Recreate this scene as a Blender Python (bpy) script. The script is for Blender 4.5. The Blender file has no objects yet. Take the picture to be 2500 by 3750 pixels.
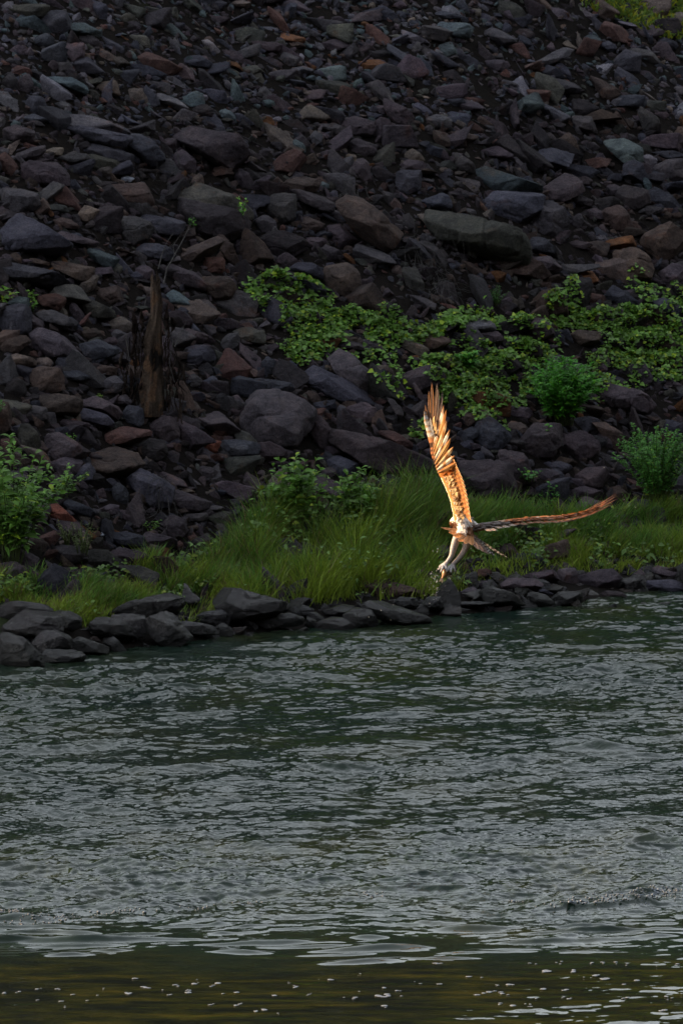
import bpy, math, random
import numpy as np
from mathutils import Vector
from mathutils.geometry import tessellate_polygon

# ------------------------------------------------------------------ camera, world, sun, exposure
scene = bpy.context.scene
PITCH = math.radians(7.14)      # looking down at the far bank
CAM_H = 7.0
FPX = 28560.0                   # focal length in photo pixels (2500 x 3750)
cam_data = bpy.data.cameras.new("camera")
cam = bpy.data.objects.new("camera", cam_data)
scene.collection.objects.link(cam)
cam.location = (0, 0, CAM_H)
cam.rotation_euler = (math.pi / 2 - PITCH, 0, 0)
cam_data.sensor_fit = 'VERTICAL'
cam_data.sensor_height = 36.0
cam_data.lens = FPX / 3750 * 36.0
cam_data.clip_start = 1.0
cam_data.clip_end = 600
cam_data.dof.use_dof = True
cam_data.dof.focus_distance = 43.5
cam_data.dof.aperture_fstop = 18.0
scene.camera = cam

SUN_EL = math.radians(12.0)
SUN_H = (-0.966, 0.259)         # horizontal direction towards the sun (left, a little beyond)
world = bpy.data.worlds.new("World")
scene.world = world
world.use_nodes = True
wn = world.node_tree
wn.nodes.clear()
w_out = wn.nodes.new('ShaderNodeOutputWorld')
w_bg = wn.nodes.new('ShaderNodeBackground')
w_sky = wn.nodes.new('ShaderNodeTexSky')
w_hsv = wn.nodes.new('ShaderNodeHueSaturation')
w_sky.sky_type = 'NISHITA'
w_sky.sun_disc = False
w_sky.sun_elevation = SUN_EL
w_sky.sun_rotation = math.atan2(SUN_H[0], SUN_H[1]) % (2 * math.pi)
w_sky.air_density = 1.0
w_sky.dust_density = 0.6
w_hsv.inputs['Saturation'].default_value = 0.27
w_bg.inputs['Strength'].default_value = 0.135
wn.links.new(w_sky.outputs[0], w_hsv.inputs['Color'])
wn.links.new(w_hsv.outputs[0], w_bg.inputs['Color'])
wn.links.new(w_bg.outputs[0], w_out.inputs['Surface'])

sun_data = bpy.data.lights.new("sun", 'SUN')
sun = bpy.data.objects.new("sun", sun_data)
scene.collection.objects.link(sun)
sun_data.energy = 3.0
sun_data.angle = math.radians(0.5)
sun_data.color = (1.0, 0.62, 0.30)
to_sun = Vector((SUN_H[0] * math.cos(SUN_EL), SUN_H[1] * math.cos(SUN_EL), math.sin(SUN_EL)))
sun.rotation_euler = to_sun.to_track_quat('Z', 'Y').to_euler()
sun.location = (-20, 40, 20)

scene.view_settings.view_transform = 'Standard'
scene.view_settings.look = 'None'
scene.view_settings.exposure = 2.1
scene.view_settings.gamma = 1.0
scene.cycles.max_bounces = 6
scene.cycles.use_denoising = True

# ------------------------------------------------------------------ helpers
rng = np.random.default_rng(7)
random.seed(7)
COL = scene.collection
F = np.array([0, math.cos(PITCH), -math.sin(PITCH)])
R = np.array([1.0, 0, 0])
U = np.array([0, math.sin(PITCH), math.cos(PITCH)])
C0 = np.array([0, 0, CAM_H])


def ray(u, v):
    u = np.asarray(u, float); v = np.asarray(v, float)
    return F + R * ((u - 1250) / FPX)[..., None] + U * ((1875 - v) / FPX)[..., None]


def at_depth(u, v, d):
    return C0 + ray(u, v) * d


_hash_tab = np.random.default_rng(99).random(65536)


def _h(ix, iy, iz):
    return _hash_tab[(ix * 73856093 ^ iy * 19349663 ^ iz * 83492791) & 65535]


def vnoise(p, seed=0):
    """smooth value noise in -1..1 at points p (n,3)"""
    p = np.asarray(p, float) + seed * 17.13
    i = np.floor(p).astype(np.int64)
    f = p - i
    f = f * f * (3 - 2 * f)
    r = 0
    for a in (0, 1):
        for b in (0, 1):
            for c in (0, 1):
                w = (f[:, 0] if a else 1 - f[:, 0]) * (f[:, 1] if b else 1 - f[:, 1]) * (f[:, 2] if c else 1 - f[:, 2])
                r = r + w * _h(i[:, 0] + a, i[:, 1] + b, i[:, 2] + c)
    return r * 2 - 1


def fbm(p, seed=0, octv=4):
    s = 0; a = 1.0; t = 0
    for k in range(octv):
        s = s + a * vnoise(p * 2 ** k, seed + k * 3.7)
        t += a; a *= 0.5
    return s / t


def n2(x, y, s, seed=0, octv=3):
    x = np.asarray(x, float); y = np.asarray(y, float)
    sh = np.broadcast(x, y).shape
    x = np.broadcast_to(x, sh).ravel(); y = np.broadcast_to(y, sh).ravel()
    return fbm(np.stack([x * s, y * s, np.zeros_like(x)], 1), seed, octv).reshape(sh)


def build(name, verts, faces, mat=None, parent=None, col=None, smooth=True, loc=None, mesh=None):
    """numpy arrays -> one mesh object; faces (n,3) or (n,4) or list of such"""
    if mesh is None:
        verts = np.asarray(verts, np.float32)
        if isinstance(faces, list) and len(faces) and not isinstance(faces[0], np.ndarray): faces = np.array(faces)
        if not isinstance(faces, list):
            faces = [faces]
        faces = [np.asarray(f, np.int32) for f in faces if len(f)]
        me = bpy.data.meshes.new(name)
        nl = sum(f.size for f in faces); nf = sum(len(f) for f in faces)
        me.vertices.add(len(verts)); me.loops.add(nl); me.polygons.add(nf)
        me.vertices.foreach_set("co", verts.ravel())
        me.loops.foreach_set("vertex_index", np.concatenate([f.ravel() for f in faces]))
        tot = np.concatenate([np.full(len(f), f.shape[1], np.int32) for f in faces])
        st = np.zeros(nf, np.int32); st[1:] = np.cumsum(tot)[:-1]
        me.polygons.foreach_set("loop_start", st)
        me.polygons.foreach_set("loop_total", tot)
        me.polygons.foreach_set("use_smooth", np.full(nf, smooth))
        if col is not None:
            c = np.ones((len(verts), 4), np.float32); c[:, :3] = col
            at = me.color_attributes.new("Col", 'FLOAT_COLOR', 'POINT')
            at.data.foreach_set("color", c.ravel())
        me.update(calc_edges=True)
        me.validate()
        if mat: me.materials.append(mat)
    else:
        me = mesh
    o = bpy.data.objects.new(name, me)
    COL.objects.link(o)
    if parent is not None: o.parent = parent
    if loc is not None: o.location = loc
    return o


def tag(o, label=None, cat=None, group=None, kind=None):
    if label: o["label"] = label
    if cat: o["category"] = cat
    if group: o["group"] = group
    if kind: o["kind"] = kind
    return o


def empty(name, loc, label, cat, group=None):
    o = bpy.data.objects.new(name, None)
    o.empty_display_size = 0.1
    COL.objects.link(o)
    o.location = loc
    return tag(o, label, cat, group)


def ico(sub):
    t = (1 + 5 ** .5) / 2
    v = [(-1, t, 0), (1, t, 0), (-1, -t, 0), (1, -t, 0), (0, -1, t), (0, 1, t), (0, -1, -t), (0, 1, -t), (t, 0, -1), (t, 0, 1), (-t, 0, -1), (-t, 0, 1)]
    f = [(0, 11, 5), (0, 5, 1), (0, 1, 7), (0, 7, 10), (0, 10, 11), (1, 5, 9), (5, 11, 4), (11, 10, 2), (10, 7, 6), (7, 1, 8), (3, 9, 4), (3, 4, 2), (3, 2, 6), (3, 6, 8), (3, 8, 9), (4, 9, 5), (2, 4, 11), (6, 2, 10), (8, 6, 7), (9, 8, 1)]
    v = [np.array(a) / np.linalg.norm(a) for a in v]
    for _ in range(sub):
        nf = []; cache = {}
        def mid(a, b):
            k = (min(a, b), max(a, b))
            if k not in cache:
                m = v[a] + v[b]; v.append(m / np.linalg.norm(m)); cache[k] = len(v) - 1
            return cache[k]
        for a, b, c in f:
            ab, bc, ca = mid(a, b), mid(b, c), mid(c, a)
            nf += [(a, ab, ca), (b, bc, ab), (c, ca, bc), (ab, bc, ca)]
        f = nf
    return np.array(v), np.array(f, np.int32)


ICO = {k: ico(k) for k in (1, 2, 3, 4, 5)}

# ------------------------------------------------------------------ materials
def mat_new(name):
    m = bpy.data.materials.new(name); m.use_nodes = True
    nt = m.node_tree; nt.nodes.clear()
    out = nt.nodes.new('ShaderNodeOutputMaterial')
    return m, nt, out


def nd(nt, typ, **kw):
    n = nt.nodes.new(typ)
    for k, v in kw.items():
        if hasattr(n, k): setattr(n, k, v)
        else: n.inputs[k.replace('_', ' ')].default_value = v
    return n


def ramp(nt, fac, stops):
    r = nt.nodes.new('ShaderNodeValToRGB')
    while len(r.color_ramp.elements) < len(stops): r.color_ramp.elements.new(0.5)
    for e, (p, c) in zip(r.color_ramp.elements, stops):
        e.position = p; e.color = (*c, 1) if len(c) == 3 else c
    nt.links.new(fac, r.inputs[0])
    return r


def mixc(nt, fac, a, b, mode='MIX'):
    m = nt.nodes.new('ShaderNodeMix'); m.data_type = 'RGBA'; m.blend_type = mode
    def s(sock, val):
        if isinstance(val, bpy.types.NodeSocket): nt.links.new(val, sock)
        elif isinstance(val, (int, float)): sock.default_value = val
        else: sock.default_value = (*val, 1)
    s(m.inputs[0], fac); s(m.inputs[6], a); s(m.inputs[7], b)
    return m.outputs[2]


def rock_material(name, rough, wet):
    m, nt, out = mat_new(name)
    p = nd(nt, 'ShaderNodeBsdfPrincipled'); L = nt.links
    tc = nd(nt, 'ShaderNodeTexCoord'); at = nd(nt, 'ShaderNodeVertexColor', layer_name='Col')
    geo = nd(nt, 'ShaderNodeNewGeometry')
    n1 = nd(nt, 'ShaderNodeTexNoise', Scale=9.0, Detail=8.0, Roughness=0.7); L.new(geo.outputs['Position'], n1.inputs['Vector'])
    n3 = nd(nt, 'ShaderNodeTexNoise', Scale=75.0, Detail=6.0, Roughness=0.75); L.new(geo.outputs['Position'], n3.inputs['Vector'])
    n4 = nd(nt, 'ShaderNodeTexNoise', Scale=260.0, Detail=3.0, Roughness=0.7); L.new(geo.outputs['Position'], n4.inputs['Vector'])
    c = mixc(nt, 1.0, at.outputs[0], ramp(nt, n1.outputs[0], [(0.28, (0.40, 0.39, 0.43)), (0.5, (1.03, .97, 1.0)), (0.72, (1.75, 1.58, 1.45))]).outputs[0], 'MULTIPLY')
    c = mixc(nt, 1.0, c, ramp(nt, n3.outputs[0], [(0.3, (0.55, 0.55, 0.55)), (0.52, (1, 1, 1)), (0.75, (1.5, 1.5, 1.5))]).outputs[0], 'MULTIPLY')
    c = mixc(nt, 1.0, c, ramp(nt, n4.outputs[0], [(0.35, (0.72, 0.72, 0.72)), (0.62, (1.3, 1.3, 1.3))]).outputs[0], 'MULTIPLY')
    # rust stains and pale lichen crust with shapes of their own
    n5 = nd(nt, 'ShaderNodeTexNoise', Scale=3.3, Detail=5.0, Roughness=0.65); L.new(geo.outputs['Position'], n5.inputs['Vector'])
    rs = ramp(nt, n5.outputs[0], [(0.60, (0, 0, 0)), (0.70, (0.55, 0.55, 0.55))])
    c = mixc(nt, rs.outputs[0], c, mixc(nt, 1.0, c, (1.5, 0.82, 0.5), 'MULTIPLY'))
    n6 = nd(nt, 'ShaderNodeTexNoise', Scale=22.0, Detail=7.0, Roughness=0.7); L.new(geo.outputs['Position'], n6.inputs['Vector'])
    ls = ramp(nt, n6.outputs[0], [(0.60, (0, 0, 0)), (0.70, (0.5, 0.5, 0.5))])
    c = mixc(nt, ls.outputs[0], c, (0.10, 0.10, 0.092))
    L.new(c, p.inputs['Base Color'])
    p.inputs['Roughness'].default_value = rough
    p.inputs['Specular IOR Level'].default_value = 0.5 if wet else 0.25
    b = nd(nt, 'ShaderNodeBump', Strength=0.8, Distance=0.012); L.new(n3.outputs[0], b.inputs['Height'])
    v = nd(nt, 'ShaderNodeTexNoise', Scale=26.0, Detail=10.0, Roughness=0.7); L.new(geo.outputs['Position'], v.inputs['Vector'])
    b2 = nd(nt, 'ShaderNodeBump', Strength=0.8, Distance=0.05); L.new(v.outputs[0], b2.inputs['Height']); L.new(b.outputs[0], b2.inputs['Normal'])
    L.new(b2.outputs[0], p.inputs['Normal'])
    L.new(p.outputs[0], out.inputs[0])
    return m


M_ROCK = rock_material("rock_dry", 0.9, False)
M_WET = rock_material("rock_wet", 0.20, True)


def soil_material():
    m, nt, out = mat_new("hillside_soil")
    p = nd(nt, 'ShaderNodeBsdfPrincipled'); L = nt.links
    geo = nd(nt, 'ShaderNodeNewGeometry')
    at = nd(nt, 'ShaderNodeVertexColor', layer_name='Col')
    n1 = nd(nt, 'ShaderNodeTexNoise', Scale=30.0, Detail=8.0, Roughness=0.75); L.new(geo.outputs['Position'], n1.inputs['Vector'])
    c = mixc(nt, 1.0, at.outputs[0], ramp(nt, n1.outputs[0], [(0.3, (0.4, 0.4, 0.4)), (0.5, (1, 1, 1)), (0.7, (1.8, 1.7, 1.5))]).outputs[0], 'MULTIPLY')
    L.new(c, p.inputs['Base Color']); p.inputs['Roughness'].default_value = 0.95
    p.inputs['Specular IOR Level'].default_value = 0.1
    b = nd(nt, 'ShaderNodeBump', Strength=1.0, Distance=0.03); L.new(n1.outputs[0], b.inputs['Height']); L.new(b.outputs[0], p.inputs['Normal'])
    L.new(p.outputs[0], out.inputs[0])
    return m


def leaf_material(name, rough=0.5, trans=0.3, spec=0.35):
    """thin leaf or feather: colour from the mesh, some light passes through"""
    m, nt, out = mat_new(name)
    L = nt.links
    p = nd(nt, 'ShaderNodeBsdfPrincipled'); at = nd(nt, 'ShaderNodeVertexColor', layer_name='Col')
    t = nd(nt, 'ShaderNodeBsdfTranslucent'); mx = nd(nt, 'ShaderNodeMixShader')
    L.new(at.outputs[0], p.inputs['Base Color']); L.new(at.outputs[0], t.inputs['Color'])
    p.inputs['Roughness'].default_value = rough; p.inputs['Specular IOR Level'].default_value = spec
    mx.inputs[0].default_value = trans
    L.new(p.outputs[0], mx.inputs[1]); L.new(t.outputs[0], mx.inputs[2]); L.new(mx.outputs[0], out.inputs[0])
    return m


def plain(name, colr, rough=0.6, spec=0.4, noise=None, bump=0.0, vcol=False, trans=0.0):
    m, nt, out = mat_new(name); L = nt.links
    p = nd(nt, 'ShaderNodeBsdfPrincipled')
    p.inputs['Roughness'].default_value = rough; p.inputs['Specular IOR Level'].default_value = spec
    if vcol: base = nd(nt, 'ShaderNodeVertexColor', layer_name='Col').outputs[0]
    else:
        rgb = nd(nt, 'ShaderNodeRGB'); rgb.outputs[0].default_value = (*colr, 1); base = rgb.outputs[0]
    if noise:
        geo = nd(nt, 'ShaderNodeNewGeometry')
        n1 = nd(nt, 'ShaderNodeTexNoise', Scale=noise, Detail=7.0, Roughness=0.7); L.new(geo.outputs['Position'], n1.inputs['Vector'])
        base = mixc(nt, 1.0, base, ramp(nt, n1.outputs[0], [(0.3, (0.5, 0.5, 0.5)), (0.7, (1.5, 1.5, 1.5))]).outputs[0], 'MULTIPLY')
        if bump:
            b = nd(nt, 'ShaderNodeBump', Strength=1.0, Distance=bump); L.new(n1.outputs[0], b.inputs['Height']); L.new(b.outputs[0], p.inputs['Normal'])
    L.new(base, p.inputs['Base Color'])
    L.new(p.outputs[0], out.inputs[0])
    return m


def water_material():
    m, nt, out = mat_new("river_water"); L = nt.links
    p = nd(nt, 'ShaderNodeBsdfPrincipled')
    geo = nd(nt, 'ShaderNodeNewGeometry')
    mp = nd(nt, 'ShaderNodeMapping'); mp.inputs['Scale'].default_value = (1.0, 0.55, 1.0); mp.inputs['Rotation'].default_value = (0, 0, math.radians(12))
    L.new(geo.outputs['Position'], mp.inputs['Vector'])
    cn = nd(nt, 'ShaderNodeTexNoise', Scale=1.6, Detail=5.0, Roughness=0.6); L.new(mp.outputs[0], cn.inputs['Vector'])
    cr = ramp(nt, cn.outputs[0], [(0.35, (0.008, 0.018, 0.014)), (0.50, (0.012, 0.022, 0.014)), (0.70, (0.022, 0.027, 0.011))])
    at = nd(nt, 'ShaderNodeVertexColor', layer_name='Col')
    sx = nd(nt, 'ShaderNodeSeparateColor'); L.new(at.outputs[0], sx.inputs[0])
    cs = nd(nt, 'ShaderNodeMapping'); cs.inputs['Scale'].default_value = (1.0, 3.2, 1.0); L.new(geo.outputs['Position'], cs.inputs['Vector'])
    cn2 = nd(nt, 'ShaderNodeTexNoise', Scale=2.2, Detail=6.0, Roughness=0.7); L.new(cs.outputs[0], cn2.inputs['Vector'])
    br = ramp(nt, cn2.outputs[0], [(0.42, (0.007, 0.010, 0.006)), (0.54, (0.020, 0.024, 0.006)), (0.68, (0.052, 0.046, 0.008))])  # olive brown murk whose stretched streaks also paint in reflections
    L.new(mixc(nt, sx.outputs[1], cr.outputs[0], br.outputs[0]), p.inputs['Base Color'])
    p.inputs['Roughness'].default_value = 0.02; p.inputs['IOR'].default_value = 1.333; p.inputs['Specular IOR Level'].default_value = 0.40; p.inputs['Specular Tint'].default_value = (0.90, 1.0, 0.95, 1)
    n1 = nd(nt, 'ShaderNodeTexNoise', Scale=14.0, Detail=3.0, Roughness=0.6, Distortion=0.6); L.new(mp.outputs[0], n1.inputs['Vector'])
    n3 = nd(nt, 'ShaderNodeTexNoise', Scale=48.0, Detail=3.0, Roughness=0.6, Distortion=0.5); L.new(mp.outputs[0], n3.inputs['Vector'])
    m1 = nd(nt, 'ShaderNodeMath', operation='MULTIPLY'); L.new(n1.outputs[0], m1.inputs[0]); L.new(sx.outputs[0], m1.inputs[1])
    m2 = nd(nt, 'ShaderNodeMath', operation='MULTIPLY'); L.new(n3.outputs[0], m2.inputs[0]); L.new(sx.outputs[0], m2.inputs[1])
    b = nd(nt, 'ShaderNodeBump', Strength=1.0, Distance=0.006); L.new(m1.outputs[0], b.inputs['Height'])
    b2 = nd(nt, 'ShaderNodeBump', Strength=1.0, Distance=0.0022); L.new(m2.outputs[0], b2.inputs['Height']); L.new(b.outputs[0], b2.inputs['Normal'])
    L.new(b2.outputs[0], p.inputs['Normal'])
    L.new(p.outputs[0], out.inputs[0])
    return m


M_LEAF = leaf_material("leaf", 0.45, 0.35)
M_GRASS = leaf_material("grass_blade", 0.55, 0.3)
M_STEM = plain("plant_stem", (0.07, 0.10, 0.03), 0.7)
M_BARK = plain("dead_bark", (0.085, 0.055, 0.035), 0.95, 0.1, noise=60.0, bump=0.015, vcol=True)
M_TWIG = plain("bleached_twig", (0.075, 0.072, 0.072), 0.9, 0.1, noise=40.0)
M_FEATHER = leaf_material("feather", 0.6, 0.32, 0.2)
M_DOWN = plain("body_plumage", (0.7, 0.65, 0.6), 0.85, 0.15, vcol=True, noise=160.0, bump=0.004)
M_SKIN = plain("leg_scales", (0.52, 0.50, 0.50), 0.6, 0.3, noise=220.0, bump=0.002)
M_CLAW = plain("claw_horn", (0.02, 0.02, 0.022), 0.25, 0.5)
M_FISH = plain("fish_skin", (0.3, 0.17, 0.08), 0.3, 0.5, noise=90.0, vcol=True)
M_FOAM = plain("foam_white", (0.17, 0.20, 0.24), 0.6, 0.3, noise=120.0)

# ------------------------------------------------------------------ ground shape
_sx = np.array([-60, -20, -8, -2.2, -1.8, -0.73, 0.0, 0.54, 1.2, 1.89, 2.26, 6, 20, 60])
_sy = np.array([42, 45.4, 46.4, 48.15, 48.45, 49.48, 49.95, 50.2, 50.75, 51.4, 51.6, 54.0, 58.0, 62.0])


def shore(x):
    return np.interp(x, _sx, _sy)


def ground(x, y):
    x = np.asarray(x, float); y = np.asarray(y, float)
    d = y - shore(x)
    left = np.clip((-x - 5) / 8, 0, 1)  # unseen left flank, steepened and raised to keep the sun off the bank
    k = 0.58 + 0.30 * left
    bank = 0.27 * np.clip(d, 0, 1.15) / 1.15
    t = np.clip(d - 1.0, 0, None)
    slope = k * (t - 0.25 * (1 - np.exp(-t / 0.25)))
    h = np.where(d < 0, np.maximum(d * 0.55, -1.1), bank + slope)
    cap = 8.0 + 10 * left
    h = np.where(h > cap, cap + 0.06 * (h - cap), h)
    wob = n2(x, y, 0.9, 3, 3) * 0.07 + n2(x, y, 0.15, 5, 2) * 0.15 * np.clip(d - 8, 0, 4)
    h = h + wob * np.clip(d / 1.5, 0, 1)
    near = np.clip(14.0 - y, 0, None)          # the near bank the photographer stands on
    h = np.where(y < 14.0, -1.1 + np.minimum(near * 0.55, 6.6) + 1.0 * np.clip(-3 - y, 0, 75), h)   # and an added hill behind it, unseen, blocking low sky light
    h = h + 0.9 * np.clip(x - 24, 0, 60)       # added rise on the right, out of view, hiding low sky
    return h


def hit(u, v, tol=0):
    """where the viewing rays of photo pixels meet the ground (or the water line)"""
    u = np.atleast_1d(np.asarray(u, float)); v = np.atleast_1d(np.asarray(v, float))
    d = ray(u, v)
    lo = np.full(u.shape, 44.0); hi = np.full(u.shape, 90.0)
    ds = np.linspace(46.0, 90.0, 200)
    found = np.zeros(u.shape, bool); res = np.full(u.shape, 90.0)
    prev = np.full(u.shape, 44.0)
    for t in ds:
        P = C0 + d * t
        z = np.maximum(ground(P[..., 0], P[..., 1]), -0.02)
        below = (P[..., 2] < z) & ~found
        lo = np.where(below, prev, lo); hi = np.where(below, t, hi)
        found |= below
        prev = np.full(u.shape, t)
        if found.all(): break
    for _ in range(12):
        mid = (lo + hi) / 2
        P = C0 + d * mid[..., None]
        z = np.maximum(ground(P[..., 0], P[..., 1]), -0.02)
        b = P[..., 2] < z
        hi = np.where(b, mid, hi); lo = np.where(b, lo, mid)
    return C0 + d * hi[..., None]


def axis(segs):
    out = []
    for a, b, st in segs:
        out.append(np.arange(a, b, st))
    return np.concatenate(out + [[segs[-1][1]]])


def grid_faces(nx, ny):
    i = np.arange(nx * ny).reshape(ny, nx)
    return np.stack([i[:-1, :-1], i[:-1, 1:], i[1:, 1:], i[1:, :-1]], -1).reshape(-1, 4)


gx = axis([(-150, -40, 10), (-40, -8, 1.5), (-8, -3.2, 0.3), (-3.2, 3.4, 0.05), (3.4, 8, 0.3), (8, 40, 1.5), (40, 150, 10)])
gy = axis([(-140, -40, 10), (-40, 10, 3), (10, 46, 1.2), (46, 60, 0.06), (60, 80, 0.8), (80, 300, 12)])
X, Y = np.meshgrid(gx, gy)
Z = ground(X, Y)
D = Y - shore(X)
g1 = n2(X, Y, 1.3, 11, 3)
soil = np.stack([0.010 + 0 * X, 0.008 + 0 * X, 0.007 + 0 * X], -1)
grassy = np.stack([0.045 + 0 * X, 0.075 + 0 * X, 0.022 + 0 * X], -1)
mk = np.clip((D - 8.5 + g1 * 3) / 1.5, 0, 1) + np.clip((1.5 - D) / 0.4, 0, 1) * np.clip((D - .45) / 0.3, 0, 1) * 0.35
gc = soil * (1 - mk[..., None]) + grassy * mk[..., None]
gc = gc * (1 + 0.35 * n2(X, Y, 0.5, 12, 3))[..., None]
hill = build("hillside", np.stack([X.ravel(), Y.ravel(), Z.ravel()], 1), grid_faces(len(gx), len(gy)), soil_material(), col=gc.reshape(-1, 3))
tag(hill, "dark soil hillside rising from the river under the loose rocks", "hillside", kind="structure")

# ------------------------------------------------------------------ river surface
wx = axis([(-150, -20, 5), (-20, -3.0, 0.25), (-3.0, 3.2, 0.0115), (3.2, 20, 0.25), (20, 150, 5)])
wy = axis([(-2, 34, 0.6), (34, 35.8, 0.05), (35.8, 52.6, 0.0145), (52.6, 64, 0.5)])
X, Y = np.meshgrid(wx, wy)
vpix = 1875 + np.tan(np.arctan2(CAM_H, Y) - PITCH) * FPX
calm = np.clip((Y - 38.15 + 0.9 * n2(X, Y * 1.2, 1.1, 21, 4)) / 1.9, 0, 1)
calm = calm * calm * (3 - 2 * calm)
shal = np.clip((shore(X) - Y) / 0.7, 0, 1) * 0.3 + 0.7
amp = (0.15 + 0.85 * calm) * shal * (0.88 + 0.8 * n2(X, Y, 0.8, 22, 3))
wxp = X + 0.22 * n2(X, Y, 1.1, 23, 3); wyp = Y + 0.22 * n2(X, Y, 1.1, 24, 3)
Zw = np.zeros_like(X); DXw = np.zeros_like(X); DYw = np.zeros_like(X)
wr = np.random.default_rng(5)
NW = 90
for k in range(NW):
    lam = 0.10 * (1.2 / 0.10) ** (wr.random() ** 1.15)
    th = math.radians(90 + 12 + wr.normal(0, 30))
    kx, ky = math.cos(th), math.sin(th)
    kk = 2 * math.pi / lam
    steep = 0.019 * (1.0 if lam < 0.5 else 0.9)
    a = steep / kk
    ph = kk * (kx * wxp + ky * wyp) + wr.random() * 6.283
    s = np.sin(ph); c = np.cos(ph)
    Zw += a * c; DXw -= a * kx * s; DYw -= a * ky * s
def ridge(x, y, f, seed):
    a = 1 - np.abs(n2(x, y, f, seed, 1)) * 1.6
    return a
ca_, sa_ = math.cos(math.radians(10)), math.sin(math.radians(10))
Xr = (wxp * ca_ + wyp * sa_); Yr = (-wxp * sa_ + wyp * ca_)
Zw += 0.0060 * ridge(Xr * .8, Yr * 1.0, 5.0, 61) + 0.0062 * ridge(Xr * .65, Yr, 13.0, 62) + 0.0052 * ridge(Xr * .65, Yr, 24.0, 63) + 0.0038 * ridge(Xr * .7, Yr, 37.0, 64)
Zw *= amp; DXw *= amp; DYw *= amp
bumps = [(360, 3445, .26, .06, .020), (1330, 3470, .22, .05, .020), (1560, 3385, .26, .06, .020), (1000, 3452, .22, .045, .016), (1760, 3398, .22, .06, .018),
         (2250, 3410, .3, .055, .018), (2330, 3315, .30, .07, .018), (2150, 3330, .2, .05, .014), (60, 3360, .25, .08, .030),
         (1480, 2620, .22, .12, .035), (2230, 2740, .22, .1, .04), (2320, 2770, .2, .08, .03), (1650, 3220, .22, .07, .03)]
for _ in range(60):
    bumps.append((wr.uniform(-200, 2700), 3430 + wr.normal(0, 42), wr.uniform(.06, .26), wr.uniform(.018, .045), wr.uniform(.005, .013)))
Zb = np.zeros_like(X)
for (pu, pv, sx_, sy_, hh) in bumps:
    yy = CAM_H / math.tan(PITCH + math.atan((pv - 1875) / FPX)); xx = (pu - 1250) / FPX * yy
    skew = (X - xx) * 0.12
    Zb += hh * np.exp(-((wxp - X * .0 - xx) / sx_) ** 2 - ((wyp * .6 + Y * .4 - yy - skew) / sy_) ** 2)
Zw += Zb * (1 + .9 * n2(X, Y * 1.6, 3.2, 31, 3)) + .22 * np.clip(Zb, 0, .03) * ridge(Xr * .5, Yr, 9.0, 33)
det = (0.06 + 0.94 * calm)
water = build("river_water", np.stack([(X + DXw).ravel(), (Y + DYw).ravel(), Zw.ravel()], 1), grid_faces(len(wx), len(wy)), water_material(),
              col=np.stack([det.ravel(), np.clip((38.4 - Y + .5 * n2(X, Y, 1.2, 91, 3)) / .8, 0, 1).ravel(), 0 * det.ravel()], 1))
tag(water, "rippled grey green river water in front of the bank", "water", kind="structure")

# ------------------------------------------------------------------ rocks
PAL = {'g': (0.060, 0.056, 0.057), 'p': (0.058, 0.047, 0.051), 'b': (0.068, 0.050, 0.040), 't': (0.062, 0.084, 0.083), 'o': (0.15, 0.072, 0.032),
       'r': (0.075, 0.042, 0.034), 'k': (0.030, 0.026, 0.027), 'l': (0.105, 0.088, 0.070), 's': (0.044, 0.046, 0.056), 'w': (0.105, 0.104, 0.110), 'e': (0.056, 0.058, 0.047),
       'R': (0.15, 0.055, 0.035), 'W': (0.26, 0.29, 0.32)}
WORD = {'g': 'grey', 'p': 'purplish grey', 'b': 'brown', 't': 'pale teal', 'o': 'orange', 'r': 'reddish brown', 'k': 'blackish', 'l': 'tan', 's': 'slate blue', 'w': 'pale grey', 'e': 'olive grey', 'R': 'rust red', 'W': 'white'}
FR = {'A': (0, 350, .5421), 'B': (800, 350, .5421), 'C': (1650, 350, .5421), 'D': (0, 950, .5421), 'E': (800, 1200, .5421), 'F': (1650, 950, .5421),
      'G': (0, 1500, .5421), 'H': (1650, 1500, .5421), 'J': (0, 2100, .5421), 'K': (750, 2100, .5421), 'L': (1550, 2000, .6059), 'S': (0, 0, .797), 'T': (1250, 0, .797),
      'M': (0, 800, .797), 'P': (0, 0, 1.0)}
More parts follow.
